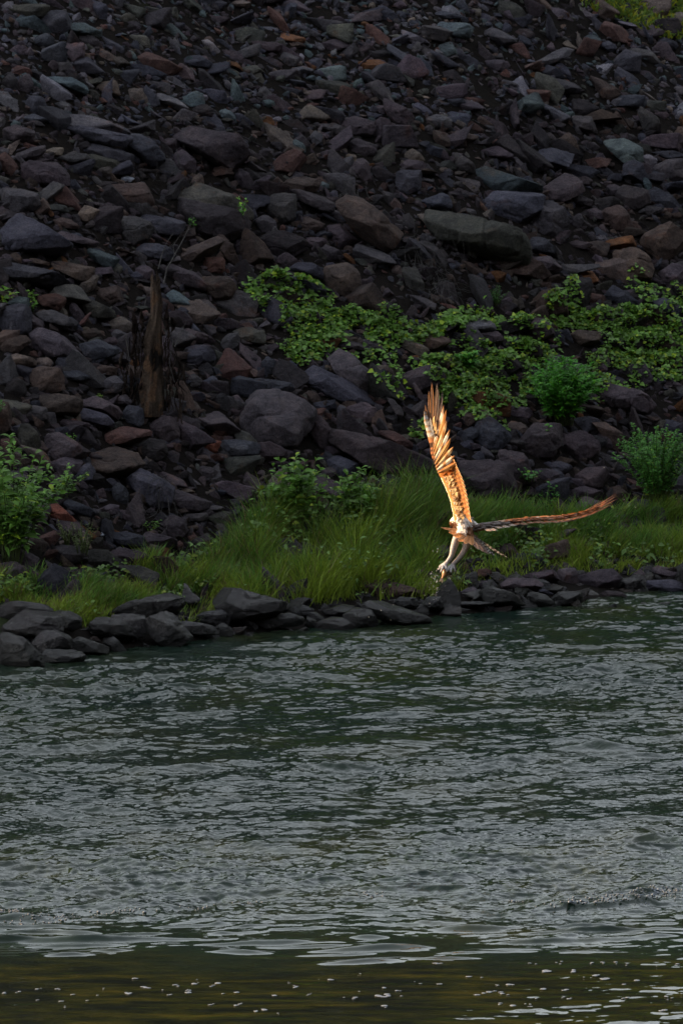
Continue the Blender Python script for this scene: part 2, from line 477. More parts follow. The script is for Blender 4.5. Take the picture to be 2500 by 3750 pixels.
# frame, colour, outline, own label (landmarks only), short name used when other rocks are described from it
ROCKS = """
P|p|647,504 717,470 869,518 905,558 877,590 837,622 757,578|smooth purple grey wedge boulder pointing left above the ridged block|smooth purple wedge boulder
A|s|175,60 215,5 290,20 315,80 280,130 185,130
A|p|30,230 70,200 150,240 230,265 225,320 100,335 30,290
A|t|70,195 90,175 140,180 135,215 75,222
A|w|400,170 540,130 700,150 830,215 860,260 780,270 600,230 430,195|long flat rock with a pale frosted top near the upper left|frosted long rock
A|s|430,210 600,250 780,280 880,290 860,340 740,330 560,290
A|s|840,260 1000,290 1080,370 1110,450 1020,480 900,380
A|p|1090,340 1150,290 1195,290 1200,370 1150,390 1095,365
A|p|1180,410 1250,370 1310,430 1320,520 1200,510
A|s|555,360 640,320 740,350 880,400 890,430 820,450 650,430
A|e|590,400 800,450 840,490 760,520 640,470
A|g|380,430 500,380 590,400 610,440 540,470 430,460
A|l|295,380 350,350 425,360 415,405 330,415
A|g|90,420 200,370 295,340 300,380 240,430 120,440
A|r|0,390 40,400 120,490 130,560 60,540 0,490
A|p|150,460 260,450 380,490 460,560 450,640 300,620 160,560
A|g|10,640 60,630 265,690 265,790 60,780 15,720
A|e|275,760 340,735 460,750 440,790 300,790
A|l|500,850 580,745 680,780 640,880 560,870|light tan rock with a cut face above the grey square block|light tan cut rock
A|b|730,640 750,600 980,590 1025,640 1030,740 850,710 730,705
A|W|800,560 850,540 905,560 880,585 810,585|small whitish stone in the gap left of the brown block|small whitish stone
P|e|648,697 656,675 780,697 880,740 915,778 900,800 775,762 650,724|wide block with a pale grooved ridge along its top edge|ridged block
P|k|648,730 775,768 902,806 905,850 850,880 690,850 650,790
A|g|790,850 830,820 940,840 1030,890 990,970 880,1040 810,960
A|s|960,800 1100,820 1240,870 1230,940 1040,930 980,870
A|s|920,1060 1000,1000 1110,1010 1180,1080 1100,1120 950,1100
A|s|0,860 110,810 220,850 350,960 470,1030 470,1085 200,1070 100,1110 0,1040|big dark slate slab cut by the left edge of the picture|big left edge slate slab
A|b|340,850 400,825 500,860 530,900 370,890
A|p|375,945 450,920 540,950 660,1000 640,1020 500,975 400,970
A|t|590,1040 680,1060 780,1110 800,1150 720,1175 640,1120|teal drop shaped stone lying up and left from the dead stump|teal drop stone
D|b|360,20 480,15 630,60 620,120 540,150 370,60
A|b|180,1110 240,1100 330,1130 320,1160 220,1150
A|w|370,50 430,40 480,65 410,95
A|l|660,500 720,470 760,500 730,560 690,550
M|b|810,190 880,140 990,90 1020,110 900,190 860,235
M|b|1000,80 1035,90 1095,200 1085,235 1040,190
M|r|940,180 1030,180 1025,250 960,260 930,220
B|p|840,170 940,140 1050,170 1000,280 880,290
B|w|610,290 650,240 700,270 690,340 650,360
B|g|640,190 760,190 850,230 830,260 720,240
B|p|1120,30 1200,80 1310,140 1310,230 1200,180 1140,110
B|w|1400,160 1480,130 1568,160 1560,230 1440,210
B|o|320,190 345,168 395,180 385,205 325,208|small bright orange stone among grey gravel in the upper middle|bright orange stone
B|l|1260,400 1320,360 1390,430 1380,460 1290,450|tan peaked stone with a rounded tip above the brown leaning block|tan peaked stone
B|p|1225,470 1265,435 1390,460 1360,520 1240,520
B|p|885,340 940,290 1020,350 1060,390 960,410
B|p|905,480 960,430 1010,470 1030,580 950,570 900,530
B|g|810,460 890,405 910,440 850,490
B|w|740,470 770,430 795,440 770,490
B|b|430,640 500,570 580,550 680,580 640,650 500,660
B|t|660,590 700,575 745,600 740,635 680,635
B|p|490,640 560,650 770,740 760,780 700,790 560,720
B|g|340,710 410,665 520,690 510,840 400,870 330,790|mottled grey stone crusted with pale spots beside the leafy sprig|mottled crusted stone
B|g|240,850 320,810 385,860 380,930 280,930
B|b|810,740 880,690 960,710 1080,790 1150,860 1225,990 1180,1070 1110,1090 1000,1000 880,880|large brown block leaning down to the right in the upper middle|leaning brown block
B|p|745,880 830,870 940,960 880,1010 810,1040 740,980
B|b|530,820 600,830 710,880 680,920 570,925
B|k|290,1000 340,950 440,920 590,970 580,1060 430,1110 330,1070
B|p|600,960 720,960 730,1010 640,1050 590,1010
B|p|680,1060 720,1010 840,1090 800,1110 690,1130
M|s|1320,240 1370,205 1430,205 1480,250 1470,285 1400,270
P|b|1185,985 1220,972 1290,965 1315,990 1318,1060 1280,1090 1190,1060
B|g|1110,650 1190,670 1200,760 1150,760
B|s|1200,540 1290,510 1365,530 1350,640 1230,680 1200,620
B|s|1350,720 1490,660 1568,680 1568,780 1400,770
B|l|1350,810 1450,795 1530,820 1520,880 1440,900
B|r|60,700 110,660 200,720 150,770 80,750
B|p|110,560 150,500 200,530 240,590 240,640 130,640
B|p|100,1000 170,960 250,1000 240,1080 150,1090
B|g|250,1030 300,1030 380,1140 290,1140
B|t|490,310 540,300 585,340 580,385 500,370
B|t|10,120 50,95 120,160 120,200 60,190
B|t|290,45 370,25 390,70 320,80
C|t|170,500 200,485 300,545 420,570 480,600 580,615 600,650 400,670 270,640 190,590|large teal topped boulder dipping to the right in the upper right|large teal boulder
C|s|240,650 400,680 600,690 620,800 500,850 350,810 260,740
C|p|600,650 720,530 790,540 890,590 880,630 800,650 700,730 620,710
C|p|775,660 850,660 950,700 940,750 860,740
C|g|520,880 620,750 680,725 780,780 790,900 700,960 580,960
P|e|1570,790 1650,775 1780,830 1920,870 1928,930 1920,973 1845,945 1730,915 1600,890|long olive grey slab with a dark shaded edge above the creeping plants|long olive slab
F|p|520,0 640,-20 740,60 700,90 560,70
C|b|1025,800 1130,745 1180,780 1225,870 1170,930 1080,900
C|g|820,840 880,800 895,850 860,920 820,890
C|p|890,800 960,760 1030,790 1010,840 910,830
C|b|1270,960 1350,910 1470,860 1560,900 1568,960 1480,1000 1500,1080 1400,1130 1300,1040|large rugged brown grey boulder by the right edge of the picture|rugged right edge boulder
C|o|980,1050 1080,980 1210,950 1240,1000 1120,1040 1030,1070|long low ochre brown stone left of the rugged right boulder|long ochre stone
C|b|1100,1130 1130,1050 1200,1035 1340,1110 1360,1180 1340,1250 1200,1260 1110,1200
C|p|1415,1190 1490,1140 1568,1150 1600,1330 1500,1330 1410,1270
C|t|1040,310 1150,295 1270,350 1275,420 1290,460 1230,490 1190,440 1130,370|teal green wedge stone in the upper right|teal green wedge stone
C|w|1280,410 1320,400 1390,430 1370,470 1300,465
C|s|970,480 1010,465 1100,530 1090,550 1000,545
C|g|1355,520 1440,460 1568,430 1600,560 1440,590 1370,560
C|p|1050,620 1110,600 1150,620 1120,680 1060,670
C|k|1120,650 1190,610 1330,640 1340,720 1270,780 1170,730
C|g|1260,770 1320,745 1430,760 1350,800 1270,810
C|p|190,390 260,340 330,340 415,400 410,430 300,400
C|g|420,420 450,425 510,500 480,520 440,480
C|g|0,390 30,390 160,490 150,530 60,520 0,500
C|b|690,350 790,255 830,290 860,380 760,400
C|g|820,140 940,150 960,200 980,270 900,260 830,190
C|w|620,60 700,90 800,150 750,180 640,130
C|o|1285,130 1305,115 1325,140 1310,180 1290,165|tiny upright orange stone near the upper right edge|tiny orange stone
C|g|970,960 1030,945 1070,980 1000,1020 970,1010
C|p|800,1000 860,980 950,1010 930,1050 840,1050
C|s|515,1040 560,960 620,960 700,1060 680,1080 560,1070
C|t|1300,560 1330,570 1370,660 1340,680 1310,630
D|s|0,90 120,30 180,60 300,130 470,190 470,215 370,215 180,170 0,155|long pale edged slab overhanging a black gap on the left|overhanging left slab
D|r|250,260 370,235 440,280 440,370 340,350 260,310
D|s|0,340 80,310 170,320 210,400 200,480 60,530 0,540
D|t|60,290 130,255 190,260 210,350 100,320
D|g|250,350 330,345 440,390 520,440 520,480 420,470 280,410
D|b|0,590 60,540 200,515 205,560 100,640 30,620
D|p|210,520 300,470 400,500 480,590 560,640 570,690 460,650 330,640 220,590
D|s|545,580 680,545 790,600 780,640 690,710 620,680|dark blue block with a pale tilted top left of the dead stump|pale topped blue block
D|g|710,710 750,670 870,630 875,700 800,730
D|b|615,720 650,710 790,740 780,790 680,790 620,770
D|b|530,500 620,465 680,500 660,550 550,545
D|l|720,450 800,390 870,420 920,480 880,495 780,480|smooth tan rounded stone touching the left side of the stump|smooth tan stone
D|g|740,510 780,470 850,500 845,540 770,545
D|p|470,320 510,300 550,340 580,420 540,440 480,380
D|e|540,290 600,270 760,350 750,400 640,410 580,370
D|b|665,200 790,180 830,250 825,300 700,290 660,260
D|l|530,190 580,130 660,110 640,180 600,220 520,240
D|s|380,680 450,645 530,690 535,740 440,760 390,730
D|b|200,770 290,730 405,730 430,800 430,880 310,910 220,860
D|l|30,690 110,640 240,690 230,720 150,690 70,730
D|l|225,740 260,670 310,665 350,700 300,740
D|g|660,890 720,810 790,790 865,850 860,890 760,910
D|b|790,770 880,715 960,730 950,800 880,830
D|b|270,930 400,915 550,945 540,1000 520,1060 350,1075 300,1000|broad flat brown stone down and left from the dead stump|broad flat brown stone
D|p|545,940 650,930 780,1000 815,1060 790,1090 650,1010 550,990
D|s|520,1010 600,1000 720,1040 765,1090 755,1130 640,1110 530,1080
D|g|730,960 830,915 885,960 870,990 780,985
D|g|930,1040 1040,960 1130,930 1240,970 1240,1060 1160,1110 1060,1060 940,1080|grey humped rock directly below the foot of the dead stump|humped rock below the stump
D|s|825,1050 880,990 960,990 900,1050 970,1110 890,1130
D|p|370,1110 450,1080 600,1110 560,1150 440,1145
D|p|1020,1130 1120,1060 1170,1070 1215,1190 1150,1230 1040,1200
D|p|1190,1080 1250,1060 1350,1100 1320,1199 1240,1199
D|r|1410,1190 1490,1110 1550,1150 1560,1190 1480,1200
D|s|1250,600 1350,585 1440,600 1450,680 1370,750 1270,710
D|t|1110,270 1170,210 1300,310 1290,335 1150,320|pale greenish wedge just right of the stump's narrow top|pale greenish wedge
M|p|780,210 900,260 960,320 950,335 850,320 790,270
M|b|930,270 1050,275 1085,310 1070,380 1010,395 950,350
D|g|1340,300 1400,280 1460,350 1440,400 1360,370
D|p|1210,470 1290,470 1400,510 1380,570 1290,560
D|g|1270,790 1310,775 1370,830 1340,880 1280,870
D|s|1370,830 1440,790 1475,830 1460,890 1400,890
D|g|120,1060 240,990 310,1000 320,1070 180,1100
D|k|30,800 120,800 195,850 140,880 30,890
D|s|420,760 520,745 600,790 570,830 440,820
D|p|910,70 970,40 1040,50 1040,150 960,160 905,110
E|g|160,620 200,530 300,440 430,430 560,470 640,520 640,620 590,700 490,805 400,780 300,745 150,715|largest grey boulder with a pale scar near its top in the middle|largest grey boulder
E|s|600,310 680,265 800,320 1000,460 1040,510 850,470 700,430 620,370
E|g|750,220 820,155 900,190 980,280 1055,340 1050,420 1000,460 880,380 810,310|smooth curved grey boulder standing under the creeper leaves|curved grey boulder
E|l|1050,280 1100,255 1170,260 1220,300 1190,335 1090,325|flat oval tan stone right of the curved grey boulder|oval tan stone
E|p|1210,390 1290,310 1400,260 1520,290 1510,390 1360,450 1250,450
E|l|1290,270 1360,220 1500,200 1550,250 1480,265 1380,265
E|p|860,560 950,510 1040,520 1070,590 1065,645 930,630
E|w|790,580 820,525 860,545 830,590
E|s|640,500 780,490 790,540 720,570 650,560
E|p|780,700 900,710 1100,790 1300,860 1430,890 1450,950 1300,1010 1130,990 980,860 800,780|very long sloping slab ending behind the raised wing of the bird|very long sloping slab
E|p|620,720 650,600 700,640 780,710 780,850 690,830
E|r|1080,700 1190,700 1290,770 1310,830 1190,800
E|s|740,890 830,870 940,920 930,980 820,1010 760,960
E|k|1060,1060 1150,1000 1240,1030 1250,1150 1150,1199 1070,1120
E|s|0,770 60,760 270,800 260,860 150,880 50,860
E|p|50,500 130,460 180,520 150,600 60,580
E|g|0,120 60,50 130,40 140,110 60,180
E|e|100,10 230,0 310,50 290,110 160,100
E|s|290,250 330,200 390,240 380,310 320,325
E|l|350,330 465,300 465,335 400,360
E|l|720,80 800,55 930,70 900,100 740,105
E|p|820,110 900,90 1000,130 990,170 850,150
E|g|950,90 1010,80 1100,130 1080,160 980,140
E|b|1310,100 1360,25 1450,60 1560,80 1480,140 1380,165
E|s|240,380 300,345 470,380 500,430 380,440
F|w|0,450 140,420 200,400 290,490 270,500 120,500
F|p|180,510 330,490 350,550 290,590 210,560
F|p|470,430 560,400 640,410 700,490 640,540 520,540
F|b|560,290 620,220 720,200 770,270 780,380 680,400 600,350
F|k|750,220 830,140 930,130 950,220 900,330 800,340|blackish upright boulder behind the creeper on the right|blackish upright boulder
F|o|850,110 880,80 960,90 1000,140 950,165
F|s|1040,250 1100,180 1200,240 1250,300 1200,350 1080,300
F|r|920,290 960,230 1030,240 1040,310 960,330
F|b|810,520 870,480 1010,480 970,560 900,590 820,570
F|s|1340,290 1430,260 1500,290 1568,330 1568,400 1460,370
F|b|1340,540 1400,500 1480,520 1510,580 1400,610 1350,600
F|e|1410,740 1450,680 1568,640 1568,710 1480,750
F|p|1000,840 1080,840 1260,900 1370,990 1360,1050 1200,1040 1060,1000 1010,920|broad purplish brown boulder right of the round green bush|broad boulder beside the round bush
F|p|1210,740 1300,700 1360,800 1330,880 1260,830
F|b|50,1110 130,1040 250,1020 260,1060 160,1110 70,1130
F|p|0,940 90,905 120,930 110,1000 20,1010
F|p|370,1060 430,990 500,1000 550,1050 480,1080
F|k|260,770 310,720 390,800 330,820
F|l|180,340 220,310 300,370 280,385 210,380
F|e|530,150 570,110 610,130 600,180 550,185
F|l|270,660 340,640 340,670 300,695
F|g|740,120 850,70 1000,50 990,35 760,45 720,100
G|b|550,310 700,260 880,290 960,350 940,400 760,470 640,430|brown rust stained boulder over a black hollow on the lower left|rust stained boulder
G|r|640,260 760,130 860,120 1010,160 900,200 850,230 720,230
G|s|850,490 960,410 1100,480 1170,560 1140,650 1010,660 910,540|smooth slate slab sloping right below the rust stained boulder|smooth slate slab
G|s|755,550 800,500 870,570 860,640 780,620
G|b|880,580 930,560 1000,630 990,655 900,620
G|p|1140,600 1230,545 1330,590 1420,650 1300,690 1160,640
G|g|1345,410 1400,385 1480,430 1420,480 1350,460
G|k|940,260 1040,200 1110,220 1130,300 1060,360 950,330
G|R|1330,240 1400,200 1490,220 1460,290 1370,300
G|p|320,180 400,160 600,280 540,320 420,310 340,350 310,270
G|p|340,360 430,320 550,370 520,440 410,420
G|s|500,430 580,370 640,380 620,480 540,520
G|R|330,650 400,640 510,740 500,765 340,740|rust red triangular stone behind the tall leafy plant|rust red triangle stone
G|s|430,640 470,610 600,670 640,720 600,740 500,720
G|r|265,880 380,820 400,870 340,940 250,950
G|k|370,950 480,920 590,940 570,1020 470,1060 380,1010
G|p|760,970 860,940 1000,980 1000,1020 900,1090 780,1060
G|s|740,840 850,830 970,860 950,930 800,910
G|W|675,870 690,830 740,825 745,845 700,860|little bright white chip on the dark slab at lower left|little white chip
G|p|970,840 1040,830 1190,880 1180,930 1040,910
G|p|1100,780 1180,720 1230,740 1260,810 1190,880 1120,840
G|o|1190,765 1215,745 1250,755 1240,785|small orange tipped stone in the lower left rubble|small orange tipped stone
G|b|1260,790 1320,780 1340,810 1290,820
G|g|1230,710 1380,700 1400,740 1320,760 1240,740
G|k|1280,900 1400,840 1440,880 1430,950 1290,940
G|r|0,60 60,50 100,90 60,120 0,110
G|s|80,130 150,100 220,140 210,180 100,180
G|r|0,200 110,200 110,250 40,290 0,270
G|e|1390,720 1500,690 1568,700 1568,800 1440,780
G|p|0,1050 100,1030 190,1080 180,1120 20,1110
G|p|660,680 740,640 800,650 790,700 700,710
G|p|800,690 840,680 940,700 930,750 830,740
G|g|1320,690 1460,650 1510,670 1420,710 1330,715
G|p|400,750 520,780 600,850 560,870 420,820
H|s|160,250 190,100 270,60 370,150 400,220 330,310 220,310|dark pitted boulder just right of the raised wing|pitted boulder beside the wing
H|s|60,170 130,120 180,150 170,200 110,240 60,220
H|p|510,200 560,110 690,100 750,150 740,250 690,330 540,340 450,250
H|p|750,200 800,150 940,150 1000,200 1000,290 900,350 820,370 750,280
H|p|980,170 1060,150 1100,200 1080,260 1000,250
H|p|330,290 420,280 500,300 530,400 560,480 440,500 360,400
H|p|60,350 220,355 350,390 430,580 350,640 170,570 90,450|big triangular boulder between the raised wing and the outstretched wing|big triangular boulder
H|s|640,380 740,350 810,390 750,430 660,410
H|p|570,400 640,400 730,440 720,480 590,450
H|p|830,470 900,400 1040,390 1060,460 1000,530 860,510
H|p|810,540 900,520 1020,560 970,620 830,610
H|b|1030,540 1120,520 1200,580 1180,620 1060,600
H|s|1160,650 1260,610 1380,620 1430,690 1280,730 1170,690
H|p|1430,690 1568,640 1568,680 1470,720
H|k|990,880 1040,830 1110,870 1070,900
H|p|940,970 1010,900 1090,890 1080,930 980,965
H|p|1080,960 1130,920 1220,950 1200,990 1100,990
H|p|1220,980 1280,910 1350,940 1330,1000 1240,1010
H|k|550,1030 580,1000 610,1020 600,1045
H|s|1440,90 1500,70 1568,100 1568,190 1460,190
H|b|390,80 510,120 520,170 430,190 400,130
S|t|300,110 380,105 460,150 430,170 340,160
S|o|1285,150 1340,155 1400,170 1390,205 1320,190|angular orange stone close to the top edge of the picture|angular orange top stone
S|r|640,260 700,240 830,310 790,345 690,340
S|l|515,270 560,262 600,300 540,320
S|t|200,355 330,365 400,410 380,430 290,390
S|l|440,390 520,370 550,430 530,440
S|s|640,180 690,120 700,150 660,190
S|s|840,260 920,255 970,290 960,315 870,300
S|p|1150,190 1280,200 1290,240 1180,230
S|g|1290,240 1370,270 1360,310 1290,300
S|k|880,490 950,480 1010,530 960,550 890,530
S|w|720,430 860,490 850,510 730,460
S|e|1110,310 1180,300 1210,330 1180,350 1120,350
S|s|150,180 210,155 250,185 230,230 170,220
S|g|250,290 300,275 330,310 310,340 260,330
S|k|10,380 50,335 100,390 80,430 20,420
S|s|960,40 1000,0 1040,10 1020,50
S|l|1060,20 1100,0 1150,20 1130,50 1080,45
T|t|430,150 470,105 590,125 600,170 560,180|light teal angular stone near the top right of centre|light teal top stone
T|g|660,150 700,130 800,190 730,220
T|t|445,210 500,195 530,240 500,275 450,260
T|w|280,150 310,138 400,190 350,210
T|o|70,290 130,275 210,300 200,330 110,320|ochre orange stone with a dark underside at upper middle|ochre orange stone
T|t|1100,190 1140,160 1190,190 1160,220
T|s|1180,210 1220,190 1260,220 1230,250
T|s|1255,290 1310,230 1370,250 1360,340 1280,330
T|g|880,300 960,250 1060,220 1010,270 900,320
T|g|900,390 950,360 1090,400 1080,430 960,420
T|s|1440,200 1480,170 1540,200 1520,230 1460,225
T|p|1350,130 1440,115 1480,140 1460,180 1380,165
T|s|410,60 480,50 560,80 470,85
T|l|600,40 640,40 640,80 610,75
T|p|660,280 740,275 760,320 690,330
T|b|1150,350 1220,370 1280,420 1230,470 1170,430
T|s|480,440 540,440 570,490 500,490
J|p|0,200 100,190 350,215 350,260 250,280 80,300 0,310|wide flat topped rock at the left end of the waterline|wide flat waterline rock
J|p|30,370 80,290 200,255 340,290 420,290 400,390 230,440 60,420
J|k|350,260 430,255 550,300 540,360 480,390 400,330
J|k|0,420 100,410 180,460 290,570 280,630 80,650 0,560|streaked wet black boulder in the bottom left of the waterline|streaked wet boulder
J|p|230,440 300,390 400,390 480,460 470,520 280,530 240,480
J|s|290,560 320,515 530,545 575,600 520,620 310,625
J|e|480,480 560,430 700,490 730,520 700,540 560,530
J|k|610,370 650,300 760,320 920,400 910,430 800,440 620,410
J|p|760,300 880,275 980,300 985,400 930,430 850,360
J|g|980,310 1070,265 1200,320 1290,430 1220,490 1080,480 990,400|cracked grey waterline boulder with a pale veined face|veined waterline boulder
J|k|730,300 880,200 1060,140 1180,160 1220,210 1220,310 1100,280 950,280 800,290
J|p|760,180 820,130 920,150 900,190 800,200
J|w|1190,330 1280,325 1470,370 1460,410 1330,415 1220,380|flat pale ledge stone at the waterline left of the great dark boulder|flat pale ledge stone
J|s|1330,310 1400,265 1500,250 1545,310 1540,350 1440,350
J|k|1460,370 1510,340 1568,390 1568,440 1480,440
J|s|700,460 760,430 850,520 840,535 760,530
K|k|75,210 130,140 222,108 330,140 430,170 520,210 530,260 400,290 300,340 170,330|great dark rounded boulder at the waterline in the middle|great dark waterline boulder
K|g|430,180 500,180 570,230 540,270 440,270
K|k|340,330 400,290 540,270 650,300 655,350 400,370
K|s|600,270 660,215 730,240 720,290 640,300
K|s|690,280 740,260 800,310 760,330 700,310
K|k|675,345 700,295 750,320 750,355 710,365
K|p|755,330 830,300 940,295 1010,340 1010,375 850,390 760,375
K|k|940,280 1010,235 1130,250 1160,320 1150,360 1020,370 960,320
K|g|800,250 900,210 1000,220 930,290 820,290
K|k|1080,220 1130,190 1250,230 1400,270 1510,320 1430,335 1250,330 1150,280|long low black rock reaching into the water at centre|long low black rock
K|b|1080,100 1110,40 1250,40 1260,90 1220,150 1100,160
K|b|1215,80 1300,65 1460,120 1480,160 1280,170 1225,140|brown sloping rock on the bank right behind the falling drops|brown sloping bank rock
K|s|1280,190 1330,160 1420,170 1440,220 1340,230
K|s|1470,230 1500,160 1568,160 1610,270 1500,275
K|k|770,110 800,80 930,170 880,200 790,190
L|p|240,250 330,215 420,210 425,240 330,260
L|p|225,280 270,250 340,270 340,330 240,330
L|k|345,270 400,250 560,310 600,350 520,365 430,370 360,320
L|p|470,260 560,195 640,200 710,240 690,280 570,310
L|p|600,195 800,145 815,215 720,230
L|p|810,160 860,135 920,170 930,240 830,250
L|p|915,180 1000,140 1150,150 1185,190 1180,240 1130,250 960,262 920,230|big loaf shaped dark rock at the right part of the waterline|loaf shaped waterline rock
L|k|630,330 660,280 740,300 790,355 650,360
L|g|765,330 820,280 955,275 950,355 800,355
L|k|1070,290 1110,270 1190,285 1230,320 1080,322|low dark rock alone in the water below the loaf shaped rock|lone dark rock in the water
L|s|1290,215 1400,205 1568,205 1568,272 1300,265|straight edged dark slab at the right end of the waterline|right end waterline slab
L|p|1370,160 1420,120 1530,150 1568,180 1480,200 1390,180
L|p|1270,170 1310,140 1360,190 1330,210 1270,200
L|s|690,275 720,258 780,290 760,300
L|s|150,340 280,335 410,380 200,380
"""


def convex(pts):
    pts = sorted(set(map(tuple, pts)))
    def half(p):
        o = []
        for q in p:
            while len(o) >= 2 and (o[-1][0] - o[-2][0]) * (q[1] - o[-2][1]) - (o[-1][1] - o[-2][1]) * (q[0] - o[-2][0]) <= 0: o.pop()
            o.append(q)
        return o[:-1]
    return np.array(half(pts) + half(pts[::-1]))


def radial(u, N, Dd, p):
    """rounded polytope: planes N·x<=D, directions u"""
    q = np.maximum(u @ N.T, 0) / Dd[None]
    return 1.0 / (np.sum(q ** p, 1) ** (1 / p))


def rock_from_outline(poly, r, sub=4, dome=0.0):
    """poly in metres (x right, y up) around 0; returns verts in (right, up, toward viewer)"""
    hull = convex(poly)
    w = np.ptp(hull[:, 0]); h = np.ptp(hull[:, 1])
    T = 0.5 * math.sqrt(w * h) * r.uniform(0.9, 1.25)
    N = []; Dd = []
    n = len(hull)
    for i in range(n):
        a, b = hull[i], hull[(i + 1) % n]
        e = b - a; ln = np.linalg.norm(e)
        if ln < 1e-6: continue
        nn = np.array([e[1], -e[0]]) / ln
        t = r.uniform(-0.35, 0.45)
        v = np.array([nn[0], nn[1], t]); s = np.linalg.norm(v)
        d = nn @ a
        N.append(v / s); Dd.append(max(d, 0.1 * min(w, h)) / s)
    # facets towards the viewer: a lit upper one, a steeper front one, sometimes a side one
    mh = min(w, h)
    up = r.uniform(0.15, 0.30) + dome
    for (a, b, c, dd) in [(r.normal(0, .15), 1.0, r.uniform(0.55, 0.95), up * h + 0.30 * T), (r.normal(0, .2), r.uniform(-0.35, 0.0), 1.0, T * r.uniform(0.62, 0.85)),
                          (r.uniform(0.5, 1.0), r.normal(0, .3), 0.9, 0.30 * w + 0.25 * T), (-r.uniform(0.5, 1.0), r.normal(0, .3), 0.9, 0.30 * w + 0.25 * T), (r.normal(0, .3), -0.8, 0.7, 0.33 * h + 0.4 * T)]:
        v = np.array([a, b, c]); s = np.linalg.norm(v); N.append(v / s); Dd.append(dd / s)
    for _ in range(4):
        v = np.array([r.normal(0, .5), r.normal(0, .5), -1.0]); N.append(v / np.linalg.norm(v)); Dd.append(T * r.uniform(.6, 1))
    N = np.array(N); Dd = np.array(Dd)
    S = np.array([w / 2, h / 2, T])
    u = ICO[sub][0] * S
    u = u / np.linalg.norm(u, axis=1)[:, None]
    V = u * radial(u, N, Dd, 60)[:, None]
    for _ in range(11):          # broken corners
        v = np.array([r.normal(0, .8), r.normal(0, .8), r.uniform(.1, 1.2)]); v /= np.linalg.norm(v)
        N = np.vstack([N, v]); Dd = np.append(Dd, (V @ v).max() * r.uniform(.80, .97))
    V = u * radial(u, N, Dd, r.uniform(35, 80))[:, None]
    m = math.sqrt(w * h)
    V = V * (1 + 0.07 * fbm(V / m * 3.0, r.uniform(0, 50), 4)[:, None] + 0.035 * fbm(V / m * 11.0, r.uniform(0, 50), 3)[:, None])
    for ax_, ext in ((0, w), (1, h)):
        lo, hi_ = V[:, ax_].min(), V[:, ax_].max()
        V[:, ax_] = (V[:, ax_] - (lo + hi_) / 2) * (ext * 1.12 / (hi_ - lo))
    q = V / m
    V = V - 0.030 * m * (np.clip(0.16 - np.abs(vnoise(q * 2.3, r.uniform(0, 50))), 0, 1) / 0.16)[:, None] * u
    return V, T


def rcol(key, r):
    c = np.array(PAL[key])
    return c * np.array([1.00, 1.02, 1.12]) * r.uniform(0.72, 1.4) * np.array([r.uniform(.94, 1.06), 1, r.uniform(.94, 1.06)])


SC = 1.0 / FPX
occ = np.zeros((1200, 900), np.float32)       # quarter-size map of covered picture area, offset 550 px
OFF = 550


def stamp(cu, cv, rx, ry, ang, test):
    a = int(max(rx, ry) / 4) + 1
    x = int((cu + OFF) / 4); y = int((cv + OFF) / 4)
    if x - a < 0 or y - a < 0 or x + a >= 900 or y + a >= 1200: return 1.0
    yy, xx = np.mgrid[-a:a + 1, -a:a + 1] * 4.0
    ca, sa = math.cos(ang), math.sin(ang)
    xr = xx * ca + yy * sa; yr = -xx * sa + yy * ca
    m = (xr / rx) ** 2 + (yr / ry) ** 2 <= 1
    w = occ[y - a:y + a + 1, x - a:x + a + 1]
    if test: return (w[m].mean() if m.any() else 0)
    w[m] = 1
    return 0


rr = np.random.default_rng(31)
recs = []
for line in ROCKS.strip().split('\n'):
    f = line.split('|')
    fx, fy, s = FR[f[0]]
    pts = np.array([[float(k) for k in t.split(',')] for t in f[2].split()]) * s + [fx, fy]
    c = (pts.max(0) + pts.min(0)) / 2
    recs.append(dict(frame=f[0], key=f[1], pts=pts, c=c, wh=np.ptp(pts, 0), label=f[3] if len(f) > 3 else None, anchor=f[4] if len(f) > 4 else None))

# labels of the rocks that are no landmark: counted outwards from the nearest landmark
anchors = [q for q in recs if q['anchor']]
extra = [((565, 1240), "dead stump"), ((2060, 1450), "round green bush"), ((110, 1800), "tall leafy plant at left"), ((2390, 1700), "bushy plant at right edge"), ((1850, 1130), "small fern clump"), ((1560, 960), "dry vine tangle")]
alist = [(tuple(q['c']), q['anchor']) for q in anchors] + extra
DIRS = ["right of", "lower right of", "below", "lower left of", "left of", "upper left of", "above", "upper right of"]
ORD = ["nearest", "second", "third", "fourth", "fifth", "sixth", "seventh", "eighth"]


def sector(c, a):
    return int(((math.degrees(math.atan2(c[1] - a[1], c[0] - a[0])) + 382.5) % 360) // 45)


used = {}
for q in recs:
    if q['label']: continue
    c = q['c']
    cands = sorted(range(len(alist)), key=lambda i: math.dist(c, alist[i][0]))
    for ai in cands[:6]:
        a, nm = alist[ai]
        k = (ai, sector(c, a), q['key'])
        dist = math.dist(c, a)
        same = sum(1 for z in recs if z is not q and z['key'] == q['key'] and sector(z['c'], a) == k[1] and math.dist(z['c'], a) < dist)
        if same < 3: break
    asp = q['wh'][0] / max(q['wh'][1], 1); size = math.sqrt(q['wh'][0] * q['wh'][1])
    shp = "long" if asp > 2.6 else ("tall" if asp < 0.8 else ("low" if asp > 1.9 else "blocky"))
    sz = "small" if size < 40 else ("large" if size > 110 else "")
    kind = "wet rock" if q['frame'] in 'JKL' and q['c'][1] > 2200 else "rock"
    words_ = f"{shp} {WORD[q['key']]} {kind}, {ORD[min(same, 7)]} of its colour {DIRS[k[1]]} the {nm}".split()
    if sz and len(words_) < 16: words_ = [sz] + words_
    if len(words_) > 16: words_ = words_[1:]
    if len(words_) > 16: words_.remove("the")
    q['label'] = " ".join(words_)

